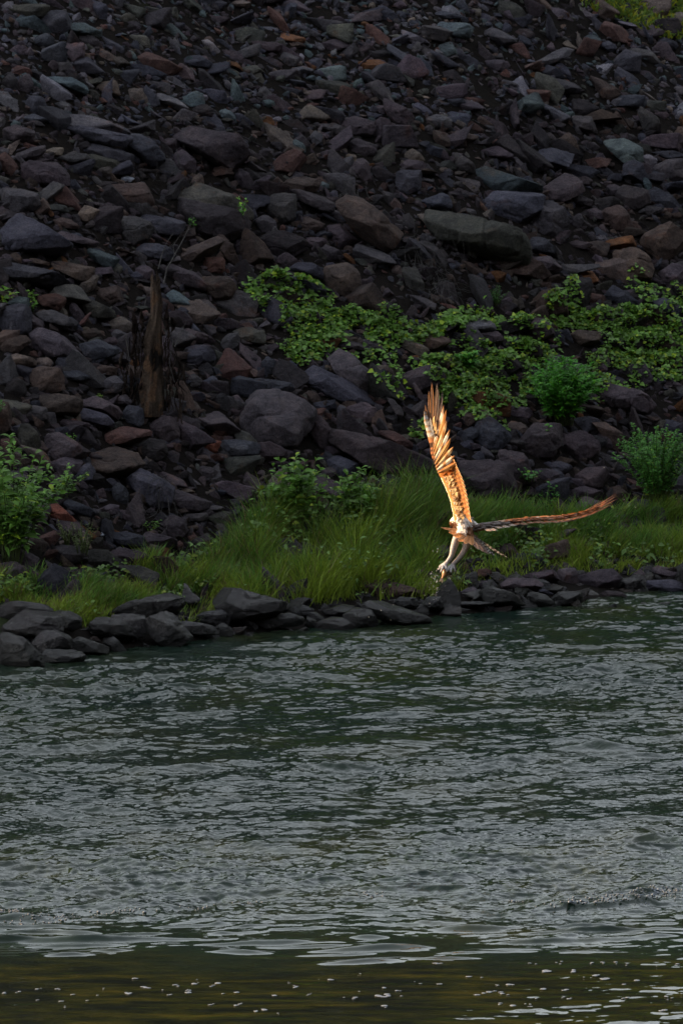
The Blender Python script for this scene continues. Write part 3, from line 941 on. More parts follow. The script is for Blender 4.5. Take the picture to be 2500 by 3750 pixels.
nb = 0
for q in recs:
    pts = q['pts']; c = q['c']; w, h = q['wh']
    shoreline = q['frame'] in 'JKL' and c[1] > 2180
    if shoreline: P = hit(c[0], c[1] + 0.47 * h)[0]
    else: P = hit(c[0], c[1] + 0.1 * h)[0]
    dist = float((P - C0) @ F)
    poly = (pts - c) * [1, -1] * SC * dist
    sub = 5 if math.sqrt(w * h) > 120 else 4
    V, T = rock_from_outline(poly, rr, sub, .12 if shoreline else 0)
    dist -= (0.5 if w * h > 6000 else 0.3) * T
    centre = at_depth(c[0], c[1], dist)
    Vw = V[:, 0:1] * R + V[:, 1:2] * U - V[:, 2:3] * F
    col = rcol(q['key'], rr)
    if shoreline: col = col * 0.22
    colv = np.repeat(col[None], len(V), 0)
    if shoreline:
        wetline = np.clip((0.14 - (Vw[:, 2] + centre[2])) / 0.08, 0, 1)[:, None]
        colv = colv * (1 - 0.55 * wetline)
    o = build("rock", Vw, ICO[sub][1], M_WET if shoreline else M_ROCK, col=colv, loc=centre)
    tag(o, q['label'], "rock", "boulders at the waterline" if shoreline else "loose rocks on the slope")
    stamp(c[0], c[1], w / 2 * 0.92, h / 2 * 0.92, 0, False)
    nb += 1

# the small rubble between and around them: one mass of several thousand stones
PROTO = []
for k in range(60):
    r = np.random.default_rng(500 + k)
    n = r.integers(7, 12)
    N = r.normal(size=(n, 3)); N /= np.linalg.norm(N, axis=1)[:, None]
    Dd = r.uniform(0.62, 1.0, n)
    S = np.array([1, r.uniform(.55, .85), r.uniform(.4, .7)])
    res = {}
    for sub in (2, 3, 4):
        u = ICO[sub][0]
        V = u * radial(u, N, Dd, 60)[:, None]
        V = V * (1 + 0.06 * fbm(V * 2.5, k, 3)[:, None])
        V = V / np.abs(V).max(0) * S
        res[sub] = V
    PROTO.append(res)
keys = list('gggggpppppbbbkkkksssleer')
fillers = []
sizes = []
for v_lo, v_hi, nn_, lo, hi in [(-500, 450, 11000, 10, 62), (450, 1000, 4800, 13, 72), (1000, 2230, 7500, 14, 76)]:
    sz = lo * (hi / lo) ** (rr.random(nn_) ** 1.5)
    for s_ in sz: sizes.append((s_, v_lo, v_hi))
sizes.sort(key=lambda t: -t[0])
for s_, v0, v1 in sizes:
    for _t in range(4):
        u_ = rr.uniform(-480, 2980); v_ = rr.uniform(v0, v1)
        if not (0 < u_ < 2500 and v_ > 0) and s_ < 20: continue
        asp = rr.uniform(0.45, 0.8)
        ang = math.radians(rr.normal(20, 30))
        if stamp(u_, v_, s_, s_ * asp, ang, True) < 0.36:
            stamp(u_, v_, s_ * .8, s_ * asp * .8, ang, False)
            fillers.append((u_, v_, s_, asp, ang)); break
# the lowest layer: fine stones packed over the soil everywhere
for v_lo, v_hi, nn_, lo, hi in [(-300, 450, 7000, 9, 20), (450, 1050, 4200, 10, 26), (1050, 2150, 5200, 11, 30)]:
    for _t in range(nn_):
        fillers.append((rr.uniform(-250, 2750), rr.uniform(v_lo, v_hi), lo * (hi / lo) ** rr.random(), rr.uniform(.5, .85), math.radians(rr.normal(20, 35))))
for _t in range(480):            # wet stones piled along the waterline
    u_ = rr.uniform(-450, 2950); vs = float(np.interp(u_, [-400, 0, 200, 830, 1250, 1560, 2300, 2500, 2900], [2480, 2440, 2420, 2330, 2300, 2270, 2180, 2165, 2130]))
    fillers.append((u_, vs + rr.uniform(-110, 12), rr.uniform(12, 42), rr.uniform(.5, .8), math.radians(rr.normal(0, 25))))
for _t in range(6500):           # the slope goes on to both sides and above
    u_ = rr.uniform(-1500, -450) if _t % 5 < 2 else (rr.uniform(2950, 4000) if _t % 5 < 4 else rr.uniform(-500, 3000))
    v_ = rr.uniform(-900, 2200) if _t % 5 < 4 else rr.uniform(-900, -300)
    fillers.append((u_, v_, 18 * (75 / 18) ** rr.random(), rr.uniform(.5, .85), math.radians(rr.normal(20, 35))))
print("traced rocks", nb, "rubble stones", len(fillers))
fl = np.array(fillers)
PH = hit(fl[:, 0], fl[:, 1])


def merge_rocks(sel, name, mat, label, wet=False):
    VV, FF, CC = [], [], []; off = 0
    SNn = np.array([-.3, -.42, .86])
    for i in sel:
        u_, v_, s_, asp, ang = fl[i]; P = PH[i]
        dist = float((P - C0) @ F)
        inside = -60 < u_ < 2560 and v_ > -60
        sub = (4 if s_ > 62 else (3 if s_ > 21 else 2)) if inside else (3 if s_ > 50 else 2)
        V = PROTO[rr.integers(len(PROTO))][sub].copy()
        V = V[:, [0, 2, 1]] if rr.random() < .3 else V
        flip = rr.choice([-1, 1], 3); V = V * flip
        a = -ang
        X_ = (V[:, 0] * math.cos(a) - V[:, 1] * asp / .7 * math.sin(a)); Y_ = (V[:, 0] * math.sin(a) + V[:, 1] * asp / .7 * math.cos(a))
        m = s_ * SC * dist * 1.32
        Vw = (X_[:, None] * R + Y_[:, None] * U - (V[:, 2:3] * 0.9) * F) * m + P + SNn * (m * rr.uniform(-.45, .35))
        VV.append(Vw.astype(np.float32))
        fc = ICO[sub][1]
        if flip.prod() < 0: fc = fc[:, ::-1]
        FF.append(fc + off); off += len(V)
        top = v_ < 450
        kk = rr.choice(list('gggpppbkksssssleettwwr') if top else keys)
        c = rcol(kk, rr) * (1.25 if top else 1.0) * rr.uniform(.7, 1.15)
        if rr.random() < 0.008: c = np.array(PAL['o']) * .7
        CC.append(np.repeat((c[None] * (0.22 if wet else 1)).astype(np.float32), len(V), 0))
    print(name, off, "verts")
    o = build(name, np.concatenate(VV), np.concatenate(FF), mat, col=np.concatenate(CC))
    return tag(o, label, "rubble", kind="stuff")


wetm = (PH[:, 2] < 0.15)
merge_rocks(np.where(~wetm)[0], "rubble", M_ROCK, "mass of small angular stones filling the slope between the larger rocks")
merge_rocks(np.where(wetm)[0], "shore_gravel", M_WET, "small wet stones along the edge of the water", True)

# ------------------------------------------------------------------ surface under a point (ground or rock)
bpy.context.view_layer.update()
dg = bpy.context.evaluated_depsgraph_get()
SN = Vector((-0.30, -0.42, 0.86)).normalized()


def drop(P):
    """rest a point on whatever rock or soil lies there, straight down the slope's normal"""
    o = Vector(P) + SN * 0.9
    ok, loc, nor, idx, ob, mx = scene.ray_cast(dg, o, -SN, distance=2.0)
    return (loc, nor) if ok else (Vector(P), SN)


def unit(a):
    return a / np.maximum(np.linalg.norm(a, axis=-1, keepdims=True), 1e-9)


def leaves(P, Dr, Nn, Ln, Wd, shape='lance', bend=0.25):
    """arrays of leaf bases, directions, normals, lengths, widths -> verts, quads (each leaf 4 x 2 quads, folded along the midrib)"""
    n = len(P)
    Dr = unit(Dr); S = unit(np.cross(Dr, Nn)); Nn = unit(np.cross(S, Dr))
    prof = {'lance': [.12, .75, 1.0, .62, .04], 'heart': [.55, 1.0, .85, .45, .04], 'blade': [.8, 1.0, .85, .55, .05]}[shape]
    rows = []
    for i, t in enumerate(np.linspace(0, 1, 5)):
        c = P + Dr * (Ln * t)[:, None] - np.array([0, 0, 1.0]) * (Ln * bend * t * t)[:, None]
        w = (Wd * prof[i] / 2)[:, None]
        for sgn in (-1, 0, 1):
            rows.append(c + S * w * sgn + Nn * (abs(sgn) * w * 0.35))
    V = np.stack(rows, 1).reshape(-1, 3)
    base = np.array([[3 * i + j, 3 * i + j + 1, 3 * i + j + 4, 3 * i + j + 3] for i in range(4) for j in range(2)])
    Q = (base[None] + (np.arange(n) * 15)[:, None, None]).reshape(-1, 4)
    return V, Q


def rep(c, k):
    return np.repeat(c, k, 0)


def greens(n, base, r, var=0.3, yellow=0.12):
    c = np.repeat(np.array(base)[None] * 1.95, n, 0) * r.uniform(1 - var, 1 + var, (n, 1))
    y = r.random(n) < yellow
    c[y] = c[y] * [2.1, 1.45, 0.7]
    return c


def tube(pts, rad, n=6):
    """tapered tube through points"""
    pts = np.array(pts, float); rad = np.broadcast_to(np.asarray(rad, float), (len(pts),))
    t = unit(np.gradient(pts, axis=0))
    ref = np.array([0.3, 1.0, 0.2]); a = unit(np.cross(t, ref)); b = np.cross(t, a)
    th = np.arange(n) / n * 2 * math.pi
    V = (pts[:, None] + rad[:, None, None] * (np.cos(th)[None, :, None] * a[:, None] + np.sin(th)[None, :, None] * b[:, None])).reshape(-1, 3)
    Q = []
    for i in range(len(pts) - 1):
        for j in range(n):
            Q.append([i * n + j, i * n + (j + 1) % n, (i + 1) * n + (j + 1) % n, (i + 1) * n + j])
    return V, np.array(Q, np.int32)


def join(parts):
    V = []; Q = []; off = 0
    for v, q in parts:
        V.append(v); Q.append(np.asarray(q) + off); off += len(v)
    return np.concatenate(V), np.concatenate(Q)


vr = np.random.default_rng(77)
# ------------------------------------------------------------------ creeping ground cover among the rocks
CREEP = [(1080, 1110, 150, 60, 1.0), (1150, 1190, 130, 60, 1.1), (1010, 1050, 90, 35, .8), (1300, 1200, 190, 55, 1.2), (1480, 1240, 160, 45, 1.0), (1120, 1300, 70, 40, .8), (1160, 1270, 120, 40, .8),
         (1620, 1230, 130, 45, .7), (1720, 1190, 110, 50, .9), (1870, 1220, 120, 50, .9), (1900, 1310, 130, 60, 1.2), (1780, 1310, 110, 60, 1.1), (1680, 1370, 110, 60, 1.3), (1730, 1450, 130, 60, 1.2),
         (1860, 1410, 110, 60, 1.2), (1660, 1460, 60, 50, .9), (2010, 1260, 60, 50, .6), (2130, 1170, 110, 45, 1.2), (2110, 1120, 40, 50, .6), (2260, 1190, 130, 50, 1.3), (2330, 1270, 110, 60, 1.2), (2410, 1200, 100, 50, 1.1), (2450, 1290, 70, 60, .9),
         (2230, 1320, 90, 40, .8), (2330, 1340, 70, 40, .8), (2400, 1100, 60, 40, .5), (2350, 1060, 50, 30, .4), (2470, 1330, 60, 40, .8), (2100, 1420, 130, 30, .7), (2260, 1420, 120, 30, .6), (2440, 1390, 90, 22, 1.0), (2180, 1460, 60, 30, .4),
         (1760, 1520, 80, 40, .8), (1800, 1570, 60, 30, .5), (1440, 1420, 60, 60, .5), (1540, 1590, 40, 40, .5), (1870, 1480, 60, 40, .8), (1560, 1350, 60, 30, .5), (1340, 1310, 120, 25, .5),
         (920, 1060, 45, 35, .6), (40, 1105, 45, 14, .5), (125, 1110, 14, 30, .8), (1040, 1260, 40, 20, .4), (2500, 1130, 40, 60, .6), (2560, 1230, 80, 80, 1), (2620, 1340, 80, 60, .8)]
PP = []; CC = []
for (cu, cv, ru, rv, den) in CREEP:
    n = int(ru * rv * den / 10)
    a = vr.random(n) * 6.283; q = np.sqrt(vr.random(n)) * vr.uniform(.9, 1.12, n)
    PP.append(np.stack([cu + ru * q * np.cos(a), cv + rv * q * np.sin(a)], 1))
pp = np.concatenate(PP)
nz = n2(pp[:, 0], pp[:, 1], 0.02, 41, 3)
pp = pp[nz > -0.22]
Pg = hit(pp[:, 0], pp[:, 1])
base = []; nor = []
for P in Pg:
    l, nn_ = drop(P); base.append(l + SN * vr.uniform(0.004, 0.035)); nor.append(nn_)
base = np.array([list(b) for b in base]); nor = np.array([list(b) for b in nor])
n = len(base)
Dr = np.stack([vr.normal(0, 1, n), vr.normal(-.5, .7, n), vr.normal(0.15, .35, n)], 1)
Nn = unit(nor * .5 + np.array([0, -.45, .8]) + vr.normal(0, .28, (n, 3)))
patch = n2(base[:, 0], base[:, 2], 2.5, 45, 3)
Ln = vr.uniform(.017, .042, n) * (1 + .3 * patch)
V, Q = leaves(base, Dr, Nn, Ln, Ln * vr.uniform(.75, 1.0, n), 'heart', .15)
cg = greens(n, (.064, .130, .021), vr, .5, .14) * (1 + .55 * patch)[:, None]
mat1 = build("creeper", V, Q, M_LEAF, col=np.clip(rep(cg, 15), 0.004, 1))
tag(mat1, "mat of bright green creeping leaves spread over the rocks", "ground cover", kind="stuff")

# grassy weeds at the top right corner of the slope
# ------------------------------------------------------------------ grass
tx = [-1500, -400, 0, 150, 300, 420, 550, 700, 830, 920, 1000, 1200, 1380, 1450, 1560, 1700, 1900, 2100, 2300, 2500, 2900]
ty = [2260, 2130, 2110, 2130, 2150, 2130, 2065, 2060, 2030, 1960, 1900, 1900, 1890, 1850, 1830, 1880, 1900, 1930, 1900, 1880, 1850]
bx = [-1500, -400, 0, 120, 250, 380, 500, 700, 830, 1000, 1300, 1560, 1700, 1800, 2000, 2200, 2500, 2900]
by = [2340, 2230, 2205, 2225, 2290, 2285, 2240, 2290, 2250, 2225, 2200, 2190, 2170, 2140, 2095, 2100, 2090, 2060]
N_ = 72000
u_ = np.where(vr.random(N_) < .8, vr.uniform(-400, 2900, N_), vr.uniform(-1500, 4000, N_)); f_ = vr.random(N_)
v_ = np.interp(u_, tx, ty) + f_ * (np.interp(u_, bx, by) - np.interp(u_, tx, ty)) + vr.normal(0, 8, N_)
clump = n2(u_, v_ * 2, 0.008, 51, 3)
dens = np.clip(0.50 + clump * 3.8 - np.clip((400 - u_) / 300, 0, 1) * 0.1, 0.1, 1)
keep = vr.random(N_) < dens
keep &= ~((u_ > 150) & (u_ < 560) & (v_ < 2170) & (vr.random(N_) < .5))
u_, v_, f_, clump = u_[keep], v_[keep], f_[keep], clump[keep]
P = hit(u_, v_); n = len(P)
tall = np.interp(u_, [-400, 0, 500, 800, 950, 1400, 1500, 1700, 2900], [.13, .13, .16, .19, .34, .36, .28, .19, .15])
tall = tall * np.interp(f_, [0, .5, 1], [1.0, .95, .55])
Ln = tall * vr.uniform(.45, 1.15, n) * np.clip(1 + 1.1 * clump, .35, 2)
lean = n2(u_, v_, 0.01, 55, 2)
Dr = unit(np.stack([vr.normal(0, .30, n) + lean * .5 + .12, vr.normal(-.12, .25, n), np.ones(n)], 1))
Sd = unit(np.stack([np.ones(n), vr.normal(0, .6, n), np.zeros(n)], 1))
wd = vr.uniform(.003, .0075, n)
bd = vr.uniform(.1, .65, n)
rows = []
hd = unit(Dr * [1, 1, 0] + 1e-6)
for t, wv in zip((0, .35, .7, 1.0), (1, .9, .6, .06)):
    c = P + Dr * (Ln * t)[:, None] + hd * (Ln * bd * t * t * .6)[:, None] - np.array([0, 0, 1.]) * (Ln * bd * t ** 3 * .45)[:, None]
    rows += [c - Sd * (wd * wv / 2)[:, None], c + Sd * (wd * wv / 2)[:, None]]
V = np.stack(rows, 1).reshape(-1, 3)
base_q = np.array([[0, 1, 3, 2], [2, 3, 5, 4], [4, 5, 7, 6]])
Q = (base_q[None] + (np.arange(n) * 8)[:, None, None]).reshape(-1, 4)
gcol = np.array([.100, .215, .040]) * vr.uniform(.6, 1.5, (n, 1))
yel = np.clip(np.interp(f_, [0, .6, 1], [.1, .5, .9]) + n2(u_, v_ * 2, 0.012, 58, 3) * 1.5 + vr.normal(0, .25, n), 0, 1)[:, None]
gcol = gcol * (1 - yel) + gcol * [2.1, 1.35, .75] * yel
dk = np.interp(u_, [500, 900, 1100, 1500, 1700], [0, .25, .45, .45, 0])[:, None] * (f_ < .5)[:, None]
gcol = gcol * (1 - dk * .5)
straw = vr.random(n) < np.interp(u_, [200, 500, 850, 1000], [.2, .18, .2, .09])
gcol[straw] = np.array([.17, .135, .06]) * vr.uniform(.6, 1.3, (straw.sum(), 1))
gr = build("grass", V, Q, M_GRASS, col=rep(gcol, 8))
tag(gr, "band of green and yellowing grass along the foot of the slope", "grass", kind="stuff")

# broad leaved weeds mixed into the grass
n = 9000
u_ = vr.uniform(-300, 2800, n); f_ = vr.random(n)
v_ = np.interp(u_, tx, ty) - 25 + f_ * (np.interp(u_, bx, by) - np.interp(u_, tx, ty) + 10)
k_ = (n2(u_, v_ * 2, .009, 71, 3) > .10) | ((u_ > 880) & (u_ < 1420) & (v_ < 1990) & (vr.random(n) < .6))
P = hit(u_[k_], v_[k_]); n = len(P)
hh = vr.uniform(.01, 1, n) * np.interp(u_[k_], [0, 850, 950, 1400, 1500, 2600], [.08, .12, .30, .30, .12, .12])
pos = P + np.stack([vr.normal(0, .01, n), -vr.uniform(0, .08, n), hh], 1)
Dr = unit(np.stack([vr.normal(0, 1, n), vr.normal(-.4, .6, n), vr.normal(.3, .4, n)], 1))
Ln = vr.uniform(.02, .055, n)
V, Q = leaves(pos, Dr, np.tile([0, -.5, .8], (n, 1)) + vr.normal(0, .3, (n, 3)), Ln, Ln * vr.uniform(.3, .7, n), 'lance', .3)
tag(build("bank_weeds", V, Q, M_LEAF, col=rep(greens(n, (.050, .095, .018), vr, .45, .15), 15)), "small broad leaved weeds mixed into the grass along the bank", "weeds", kind="stuff")

# weeds at the upper right corner
n = 9000
u_ = vr.uniform(2130, 2800, n); v_ = vr.uniform(-420, 150, n)
k_ = (v_ < 55 + (u_ - 2200) * .40) & (v_ > -260 + (u_ - 2130) * .1)
P = hit(u_[k_], v_[k_]); n = len(P)
Dr = unit(np.stack([vr.normal(0, .5, n), vr.normal(-.3, .4, n), np.ones(n)], 1))
Ln = vr.uniform(.04, .13, n)
V, Q = leaves(P + np.array([0, -.02, .01]), Dr, np.tile([0, -1., .3], (n, 1)), Ln, Ln * .13, 'blade', .4)
tag(build("weeds", V, Q, M_LEAF, col=rep(greens(n, (.075, .115, .022), vr, .4, .3), 15)), "yellow green weeds growing at the upper right corner of the slope", "weeds", kind="stuff")


# ------------------------------------------------------------------ plants
def plant(name, label, u0, v0, h, spread, n_stem, n_leaf, ln, wd, colr, r, shape='lance', up=.35, bend=.35, yellow=.08, lift=0.0, lean=0.0):
    P0 = hit(u0, v0)[0]
    l, _ = drop(P0); base = np.array(l)
    root = empty(name, base, label, "plant")
    st = []; LP = []; LD = []; LL = []
    for s in range(n_stem):
        a = r.uniform(0, 6.283); q = math.sqrt(r.random()) * spread
        tip = np.array([math.cos(a) * q + lean, math.sin(a) * q * .8 - .04, h * r.uniform(.65, 1.0) * (1 - .35 * (q / max(spread, 1e-6)) ** 2)])
        b0 = np.array([tip[0] * .15 + r.normal(0, .01), tip[1] * .15, -.03])
        ctl = (b0 + tip) / 2 + np.array([-tip[0] * .18, 0, h * .12])
        t = np.linspace(0, 1, 7)[:, None]
        pts = (1 - t) ** 2 * b0 + 2 * t * (1 - t) * ctl + t * t * tip
        st.append(tube(pts, np.linspace(.0035, .0012, 7), 5))
        m = n_leaf
        tt = r.uniform(.12, 1.0, m) ** .8
        pos = (1 - tt[:, None]) ** 2 * b0 + 2 * tt[:, None] * (1 - tt[:, None]) * ctl + tt[:, None] ** 2 * tip
        az = np.arange(m) * 2.4 + r.uniform(0, 6)
        d = np.stack([np.cos(az), np.sin(az) * .8 - .15, np.full(m, up) + tt * .5], 1) + r.normal(0, .2, (m, 3))
        LP.append(pos); LD.append(d); LL.append(ln * r.uniform(.55, 1.15, m) * (1.1 - .45 * tt))
    LP = np.concatenate(LP); LD = np.concatenate(LD); LL = np.concatenate(LL)
    V, Q = join(st)
    build("stem", V, Q, M_STEM, root)
    n = len(LP)
    Nn = np.array([0, -.4, 1.]) + r.normal(0, .3, (n, 3))
    V, Q = leaves(LP, LD, Nn, LL, LL * wd, shape, bend)
    build("foliage", V, Q, M_LEAF, root, col=rep(greens(n, colr, r, .4, yellow), 15))
    return root


pr = np.random.default_rng(8)
G1 = (.058, .125, .020); G2 = (.030, .105, .016); G3 = (.028, .085, .020)
plant("leafy_plant", "tall leafy plant with long leaves at the left edge of the bank", 50, 2060, .88, .34, 44, 30, .115, .34, G1, pr, bend=.45)
plant("leafy_plant", "low side growth of broad leaves right of the tall left plant", 235, 1830, .22, .17, 10, 16, .055, .5, G1, pr, lean=.06)
plant("leafy_plant", "broad leaved plant rising over the tall grass, left of the two at centre", 1090, 1950, .58, .22, 24, 24, .10, .42, G1, pr)
plant("leafy_plant", "broad leaved plant rising over the tall grass, right of the two at centre", 1310, 1960, .48, .18, 20, 24, .09, .42, G1, pr)
plant("bush", "round dense green bush with narrow leaves on the rocks at right", 2065, 1560, .46, .29, 110, 40, .095, .20, (.032, .125, .010), pr, up=.6, bend=.5, yellow=.04)
plant("bush", "bushy fine leaved plant at the right edge above the grass", 2420, 1880, .60, .32, 90, 60, .040, .5, (.045, .13, .022), pr, up=.3)
plant("bush", "second clump of fine leaves beyond the right edge of the picture", 2590, 1880, .45, .22, 26, 34, .034, .42, (.040, .115, .020), pr, up=.3)
plant("leafy_plant", "spreading rosette of strap leaves in the creeper left of the round bush", 1715, 1345, .13, .09, 10, 12, .10, .28, (.045, .14, .02), pr, up=.8, bend=.5)
plant("leafy_plant", "small sprig of toothed leaves between rocks in the upper middle", 925, 895, .15, .045, 5, 7, .038, .62, (.075, .20, .03), pr)
plant("leafy_plant", "tiny bright sprig beside the bleached twigs above the stump", 722, 850, .05, .04, 4, 6, .03, .6, (.05, .17, .02), pr)
plant("fern_clump", "small dark green feathery clump below the long olive slab", 1810, 1110, .14, .10, 20, 22, .024, .25, (.028, .095, .022), pr)
plant("leafy_plant", "tiny yellow green sprig at the foot of the rocks left of the stump", 372, 1462, .05, .045, 5, 7, .026, .5, (.10, .19, .02), pr)
plant("leafy_plant", "small green sprig growing from rocks above the tall left plant", 262, 1615, .07, .05, 5, 8, .03, .4, (.06, .15, .02), pr)
plant("leafy_plant", "leafy weed in the dark gap under the outstretched wing tip", 2010, 1850, .16, .12, 7, 10, .05, .6, (.035, .115, .02), pr)
plant("leafy_plant", "leafy weed left of the right edge bush, above the wing", 1950, 1790, .10, .10, 5, 8, .04, .6, (.035, .115, .02), pr)
plant("leafy_plant", "low weeds in the rubble right of the white chip", 560, 1935, .07, .10, 6, 9, .035, .5, (.055, .12, .02), pr)
plant("leafy_plant", "dull olive scrubby weed left of the tall grass near the shore", 330, 2080, .22, .14, 16, 22, .022, .5, (.055, .075, .022), pr)
plant("leafy_plant", "creeping weed over the rubble in front of the rust red triangle stone", 250, 2000, .15, .10, 10, 16, .022, .5, (.06, .075, .025), pr)
plant("leafy_plant", "lone leaf pair on the dark boulders right of the raised wing", 2042, 1668, .05, .02, 2, 4, .045, .75, (.05, .16, .02), pr)
plant("leafy_plant", "small weed at the left edge above the tall left plant", 20, 1570, .10, .05, 5, 8, .035, .5, G2, pr)
plant("leafy_plant", "thin trailing weed at the left edge below the overhanging slab", 122, 1130, .07, .03, 4, 7, .03, .5, (.06, .15, .02), pr)

# reeds standing over the grass
for (u0, v0, u1, v1, lb) in [(1490, 1900, 1428, 1690, "long thin reed blade leaning left over the tall grass"), (1480, 1880, 1483, 1765, "short reed with a pale bud beside the long reed blade")]:
    P0 = hit(u0, v0)[0]; d0 = float((P0 - C0) @ F)
    P1 = at_depth(u1, v1, d0 - .1)
    v, q = tube([P0, (P0 * .5 + P1 * .5) + [0.02, 0, 0.02], P1], [.006, .005, .0012], 6)
    tag(build("reed", v, q, M_LEAF, col=np.tile([.05, .12, .025], (len(v), 1))), lb, "reed")

# ------------------------------------------------------------------ dead stump with loose bark, fibres and bleached twigs
sb = hit(560, 1480)[0]; sd = float((sb - C0) @ F) - 0.16
def SP(u, v, d=0.0): return at_depth(u, v, sd + d)
stump = empty("dead_stump", SP(560, 1480), "rotten broken tree stump standing among the rocks at left", "tree stump")
cen = [(560, 1525, 60), (558, 1440, 62), (560, 1380, 58), (566, 1320, 50), (562, 1250, 44), (572, 1180, 34), (578, 1120, 29), (574, 1060, 26), (571, 1020, 24), (568, 992, 19)]
nn_ = 40; rings = []; br0 = np.random.default_rng(2)
for k, (u, v, w) in enumerate(np.stack([np.interp(np.linspace(0, 9, 60), range(10), [c[i] for c in cen]) for i in range(3)], 1)):
    th = np.arange(nn_) / nn_ * 2 * math.pi
    rw = w * SC * sd * .60
    nz_ = fbm(np.stack([np.cos(th) * 2.2, np.sin(th) * 2.2, np.full(nn_, k * .05)], 1), 61, 4)
    n3_ = fbm(np.stack([np.cos(th) * 7, np.sin(th) * 7, np.full(nn_, k * .12)], 1), 62, 3)
    rad_ = rw * (1 + .6 * nz_ + .5 * n3_)
    p = SP(u, v) + np.outer(np.cos(th) * rad_, R) + np.outer(np.sin(th) * rad_ * .8, [0, 1, 0])
    rings.append(p)
spl = np.random.default_rng(3).uniform(-.16, .06, nn_); spl = (spl + np.roll(spl, 1)) / 2      # splintered top
for q_, rg in enumerate(rings[-12:]): rg[:, 2] += spl * (q_ + 1) / 12
rings = rings[:]
V = np.concatenate(rings); Q = []
for i in range(len(rings) - 1):
    for j in range(nn_): Q.append([i * nn_ + j, i * nn_ + (j + 1) % nn_, (i + 1) * nn_ + (j + 1) % nn_, (i + 1) * nn_ + j])
base_s = np.array(SP(560, 1480))
cn = fbm(V * [30, 30, 5], 63, 4)
cc = np.array([.060, .044, .034]) * (1 + 1.0 * cn)[:, None]
cc[fbm(V * [18, 18, 7], 64, 3) > .22] = [.10, .06, .038]
cc[fbm(V * [14, 14, 10], 65, 3) > .33] = [.012, .010, .009]
build("trunk", V - base_s, Q, M_BARK, stump, col=cc)
br = np.random.default_rng(12)
parts = []
for k in range(90):
    side = br.choice([-1, 1]); u = 560 + side * br.uniform(30, 115); v = br.uniform(1130, 1480)
    if side > 0: u = 575 + br.uniform(20, 100)
    sp = abs(u - 560) / 100
    v = max(v, 1130 + sp * 190 + (0 if side > 0 else -60))
    L_ = br.uniform(30, 120)
    p = [SP(u + br.normal(0, 5), v, -.02 + br.uniform(-.04, .08)), SP(u + br.normal(0, 8), v + L_ * .5, br.uniform(-.04, .05)), SP(u + br.normal(0, 12), v + L_, br.uniform(-.04, .05))]
    parts.append(tube(np.array(p), [.004 * br.uniform(.3, 1.3), .005 * br.uniform(.4, 1.6), .0015], 5))
V, Q = join(parts)
build("bark_strip", V - base_s, Q, M_BARK, stump, col=np.tile([.026, .019, .016], (len(V), 1)) * np.repeat(br.uniform(.4, 1.8, (len(V) // 15, 1)), 15, 0))
# slabs of bark leaning against the trunk
parts = []
for k in range(20):
    side = br.choice([-1, 1]); u = 565 + side * br.uniform(38, 85); v = br.uniform(1150, 1470); hh = br.uniform(20, 60); ww = br.uniform(6, 18)
    t = np.linspace(0, 1, 6)
    pts_ = np.array([SP(u + br.normal(0, 4), v - hh * (1 - 2 * q), br.uniform(-.03, .04)) for q in t])
    vv, qq = tube(pts_, ww * SC * sd * np.array([.1, .5, .8, .7, .5, .1]) * .7, 7)
    vv = vv + fbm(vv * [70, 70, 14], 3, 3)[:, None] * .012
    parts.append((vv, qq))
V, Q = join(parts)
cn = fbm(V * [25, 25, 8], 66, 3)
build("loose_bark", V - base_s, Q, M_BARK, stump, col=np.array([.024, .016, .014]) * (1 + cn)[:, None] + 0)["kind"] = "stuff"
for pts_, w in [([(600, 1040), (612, 985), (640, 935), (670, 880), (700, 820), (712, 785)], .006), ([(640, 935), (634, 900), (668, 850)], .003), ([(580, 985), (595, 930), (610, 890), (638, 850)], .004),
                ([(602, 915), (625, 900), (640, 885)], .002), ([(690, 842), (705, 835), (722, 800)], .002), ([(640, 1270), (660, 1225), (686, 1170)], .004), ([(690, 1000), (705, 985), (712, 960)], .003), ([(462, 1225), (470, 1290), (477, 1350)], .004),
                ([(530, 1120), (538, 1085), (545, 1070)], .003), ([(635, 1250), (620, 1330), (640, 1400)], .003)]:
    p = np.array([SP(a, b, -.06 + .02 * math.sin(i * 2.1)) for i, (a, b) in enumerate(pts_)])
    v, q = tube(p, np.linspace(w, w * .3, len(p)), 6)
    build("twig", v - base_s, q, M_TWIG, stump)

# ------------------------------------------------------------------ tangle of dead vines
def vines(label, area, nv, seed, rad=.0015, mat=M_TWIG):
    r = np.random.default_rng(seed)
    parts = []
    cu, cv, ru, rv, a = area
    for k in range(nv):
        u = cu + r.normal(0, .45) * ru; v = cv + r.normal(0, .45) * rv
        th = a + r.normal(0, .7)
        pts_ = []
        for s in range(9):
            pts_.append((u, v)); th += r.normal(0, .35); st_ = r.uniform(8, 20)
            u += math.cos(th) * st_; v += math.sin(th) * st_
        g = hit([p[0] for p in pts_], [p[1] for p in pts_])
        q = []
        for P in g:
            l, _ = drop(P); q.append(np.array(l + SN * r.uniform(.002, .04)))
        q = np.array(q)
        q[1:-1] = (q[:-2] + q[2:] + 2 * q[1:-1]) / 4
        parts.append(tube(q, np.linspace(rad * r.uniform(.5, 1.5), rad * .4, 9), 5))
    V, Q = join(parts)
    o = build("dead_vine", V, Q, mat)
    return tag(o, label, "dead vine")


